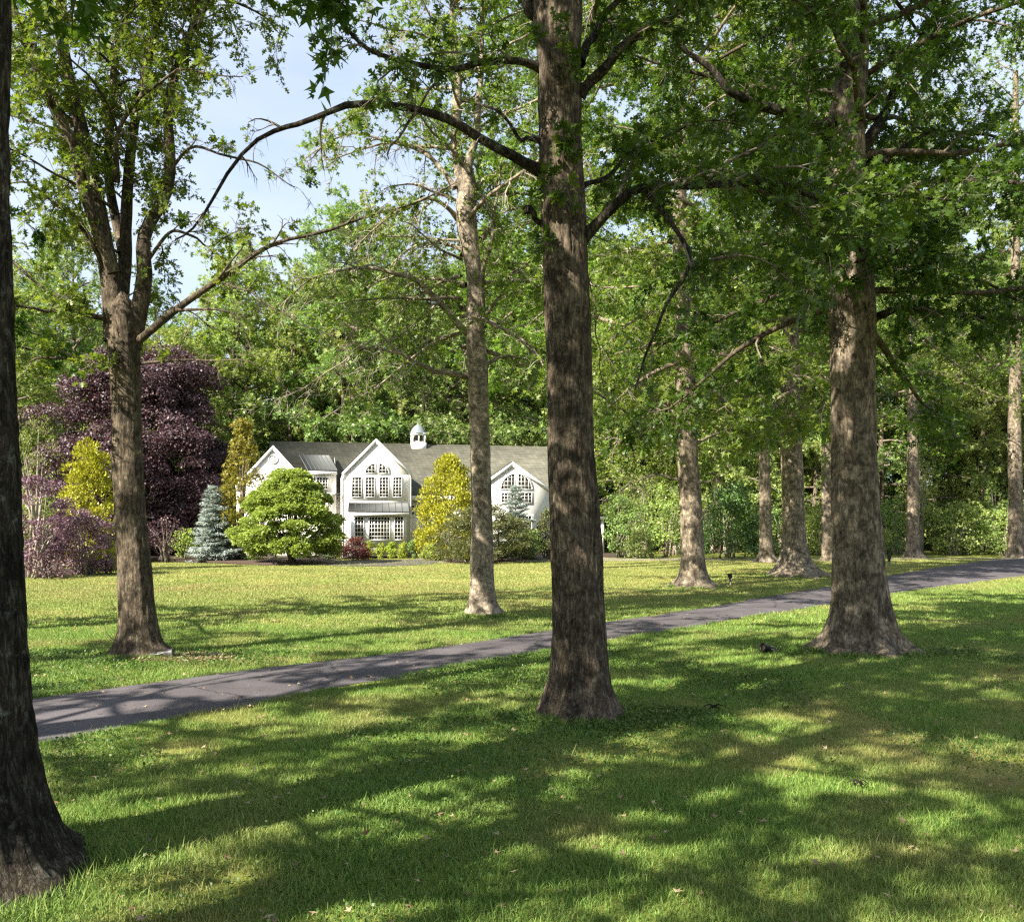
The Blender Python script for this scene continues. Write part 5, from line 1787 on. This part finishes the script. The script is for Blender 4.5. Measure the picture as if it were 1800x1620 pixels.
def spotlight(label, loc, rz, tilt, s=1.0, lying=False, body='black'):
    from mathutils import Matrix
    o = thing('garden_spotlight', label, 'garden light', loc, rz)
    hz = 0.30 * s
    Mh = Matrix.Translation((0, 0, hz if not lying else .085 * s)) @ Matrix.Rotation(tilt, 4, 'Y')
    MB().lathe([(.0, -.13 * s), (.045 * s, -.125 * s), (.05 * s, -.03 * s), (.075 * s, .02 * s), (.085 * s, .14 * s), (.092 * s, .155 * s), (.082 * s, .16 * s), (.07 * s, .10 * s)], 20).xf(Mh).build('lamp_head', M[body], o, True)
    MB().lathe([(0, .105 * s), (.07 * s, .10 * s), (.071 * s, .09 * s)], 20).xf(Mh).build('lens', M['lens'], o)
    br = MB().box(-.012 * s, .012 * s, -.065 * s, -.055 * s, -.16 * s, .0).box(-.012 * s, .012 * s, .055 * s, .065 * s, -.16 * s, .0).box(-.014 * s, .014 * s, -.066 * s, .066 * s, -.175 * s, -.161 * s)
    if lying:
        br.xf(Mh).build('bracket', M['steel'], o)
        MB().tube([(0, 0, -.17 * s), (.0, .02, -.28 * s), (0, .03, -.36 * s)], [.03 * s, .022 * s, .004 * s], 8).xf(Mh).build('stake', M[body], o)
        MB().tube([(.03, 0, -.2 * s), (.09 * s, .03, -.24 * s), (.10 * s, .06, -.32 * s)], [.014 * s, .012 * s, .010 * s], 8).xf(Mh).build('cable', M['black'], o)
    else:
        br.xf(Matrix.Translation((0, 0, hz))).build('bracket', M['steel'], o)
        MB().tube([(0, 0, hz - .17 * s), (0, 0, .06), (0, 0, -.1)], [.022 * s, .028 * s, .006], 10).build('stake', M['steel'], o)
    return o


gx, gy = G(1284, 1030)
spotlight('upright black spotlight on a stake beside the straight beige oak', (gx, gy, 0), R(20), R(-14), 1.05)
gx, gy = G(1563, 994)
spotlight('upright black spotlight on a stake across the drive by the broad oak', (gx, gy, 0), R(70), R(10), 1.35)
gx, gy = G(1352, 1148)
spotlight('black spotlight lying in the grass with its lens showing, near the broad oak', (gx, gy, 0), R(-160), R(78), 1.0, True)
gx, gy = G(289, 1158)
spotlight('grey spotlight tipped over at the foot of the forked oak', (gx, gy, .02), R(8), R(86), .95, True, 'steel')


# bare sprouts at the foot of the forked oak, a few fallen twigs
def sprout(name, label, pts, Y, r):
    mb = MB()
    x0 = P(pts[0][0][0], pts[0][0][1], Y)
    o = None
    for k, q in enumerate(pts):
        mb.tube(smooth_path([P(a, b, Y + .02 * i) for i, (a, b) in enumerate(q)], 8), np.linspace(r, r * .4, 8), 5)
    o = mb.build(name, M['twig'])
    return tag(o, label, 'twig')


yb = CH * F / (1153 - HZ) - .3
sprout('bare_sprout', 'bare sprout leaning off the flared foot of the forked oak', [[(212, 1133), (192, 1118), (184, 1102)], [(196, 1121), (186, 1110)]], yb, .008)
sprout('bare_sprout', 'bare sprout with small forks higher on the forked oak trunk', [[(214, 1078), (203, 1070), (196, 1056)], [(203, 1070), (190, 1068)], [(205, 1078), (194, 1076)]], yb + .3, .007)
sprout('bare_sprout', 'thin upright sprout beyond the forked oak root', [[(287, 1131), (286, 1112), (283, 1094)]], yb + .6, .006)


def fallen_twig(label, px, py, n, s, seed):
    rng = np.random.default_rng(seed)
    x, y = G(px, py)
    mb = MB()
    for i in range(n):
        a = rng.uniform(0, 6.28)
        mb.tube(smooth_path([(rng.normal() * .03, rng.normal() * .03, .05), (math.cos(a) * s * .4, math.sin(a) * s * .3, .09), (math.cos(a) * s, math.sin(a) * s * .7, .055)], 7), np.linspace(.008, .003, 7), 5)
    o = mb.build('fallen_twig', M['bark_dark'], loc=(x, y, 0))
    tag(o, label, 'twig')


fallen_twig('dark fallen twig lying on the sunny patch of lawn', 1508, 1388, 5, .10, 5)
fallen_twig('dark fallen twig on the lawn beside the big dark oak', 1255, 1250, 6, .16, 6)
fallen_twig('dark twig near the drive edge past the big dark oak', 1143, 1132, 4, .12, 7)
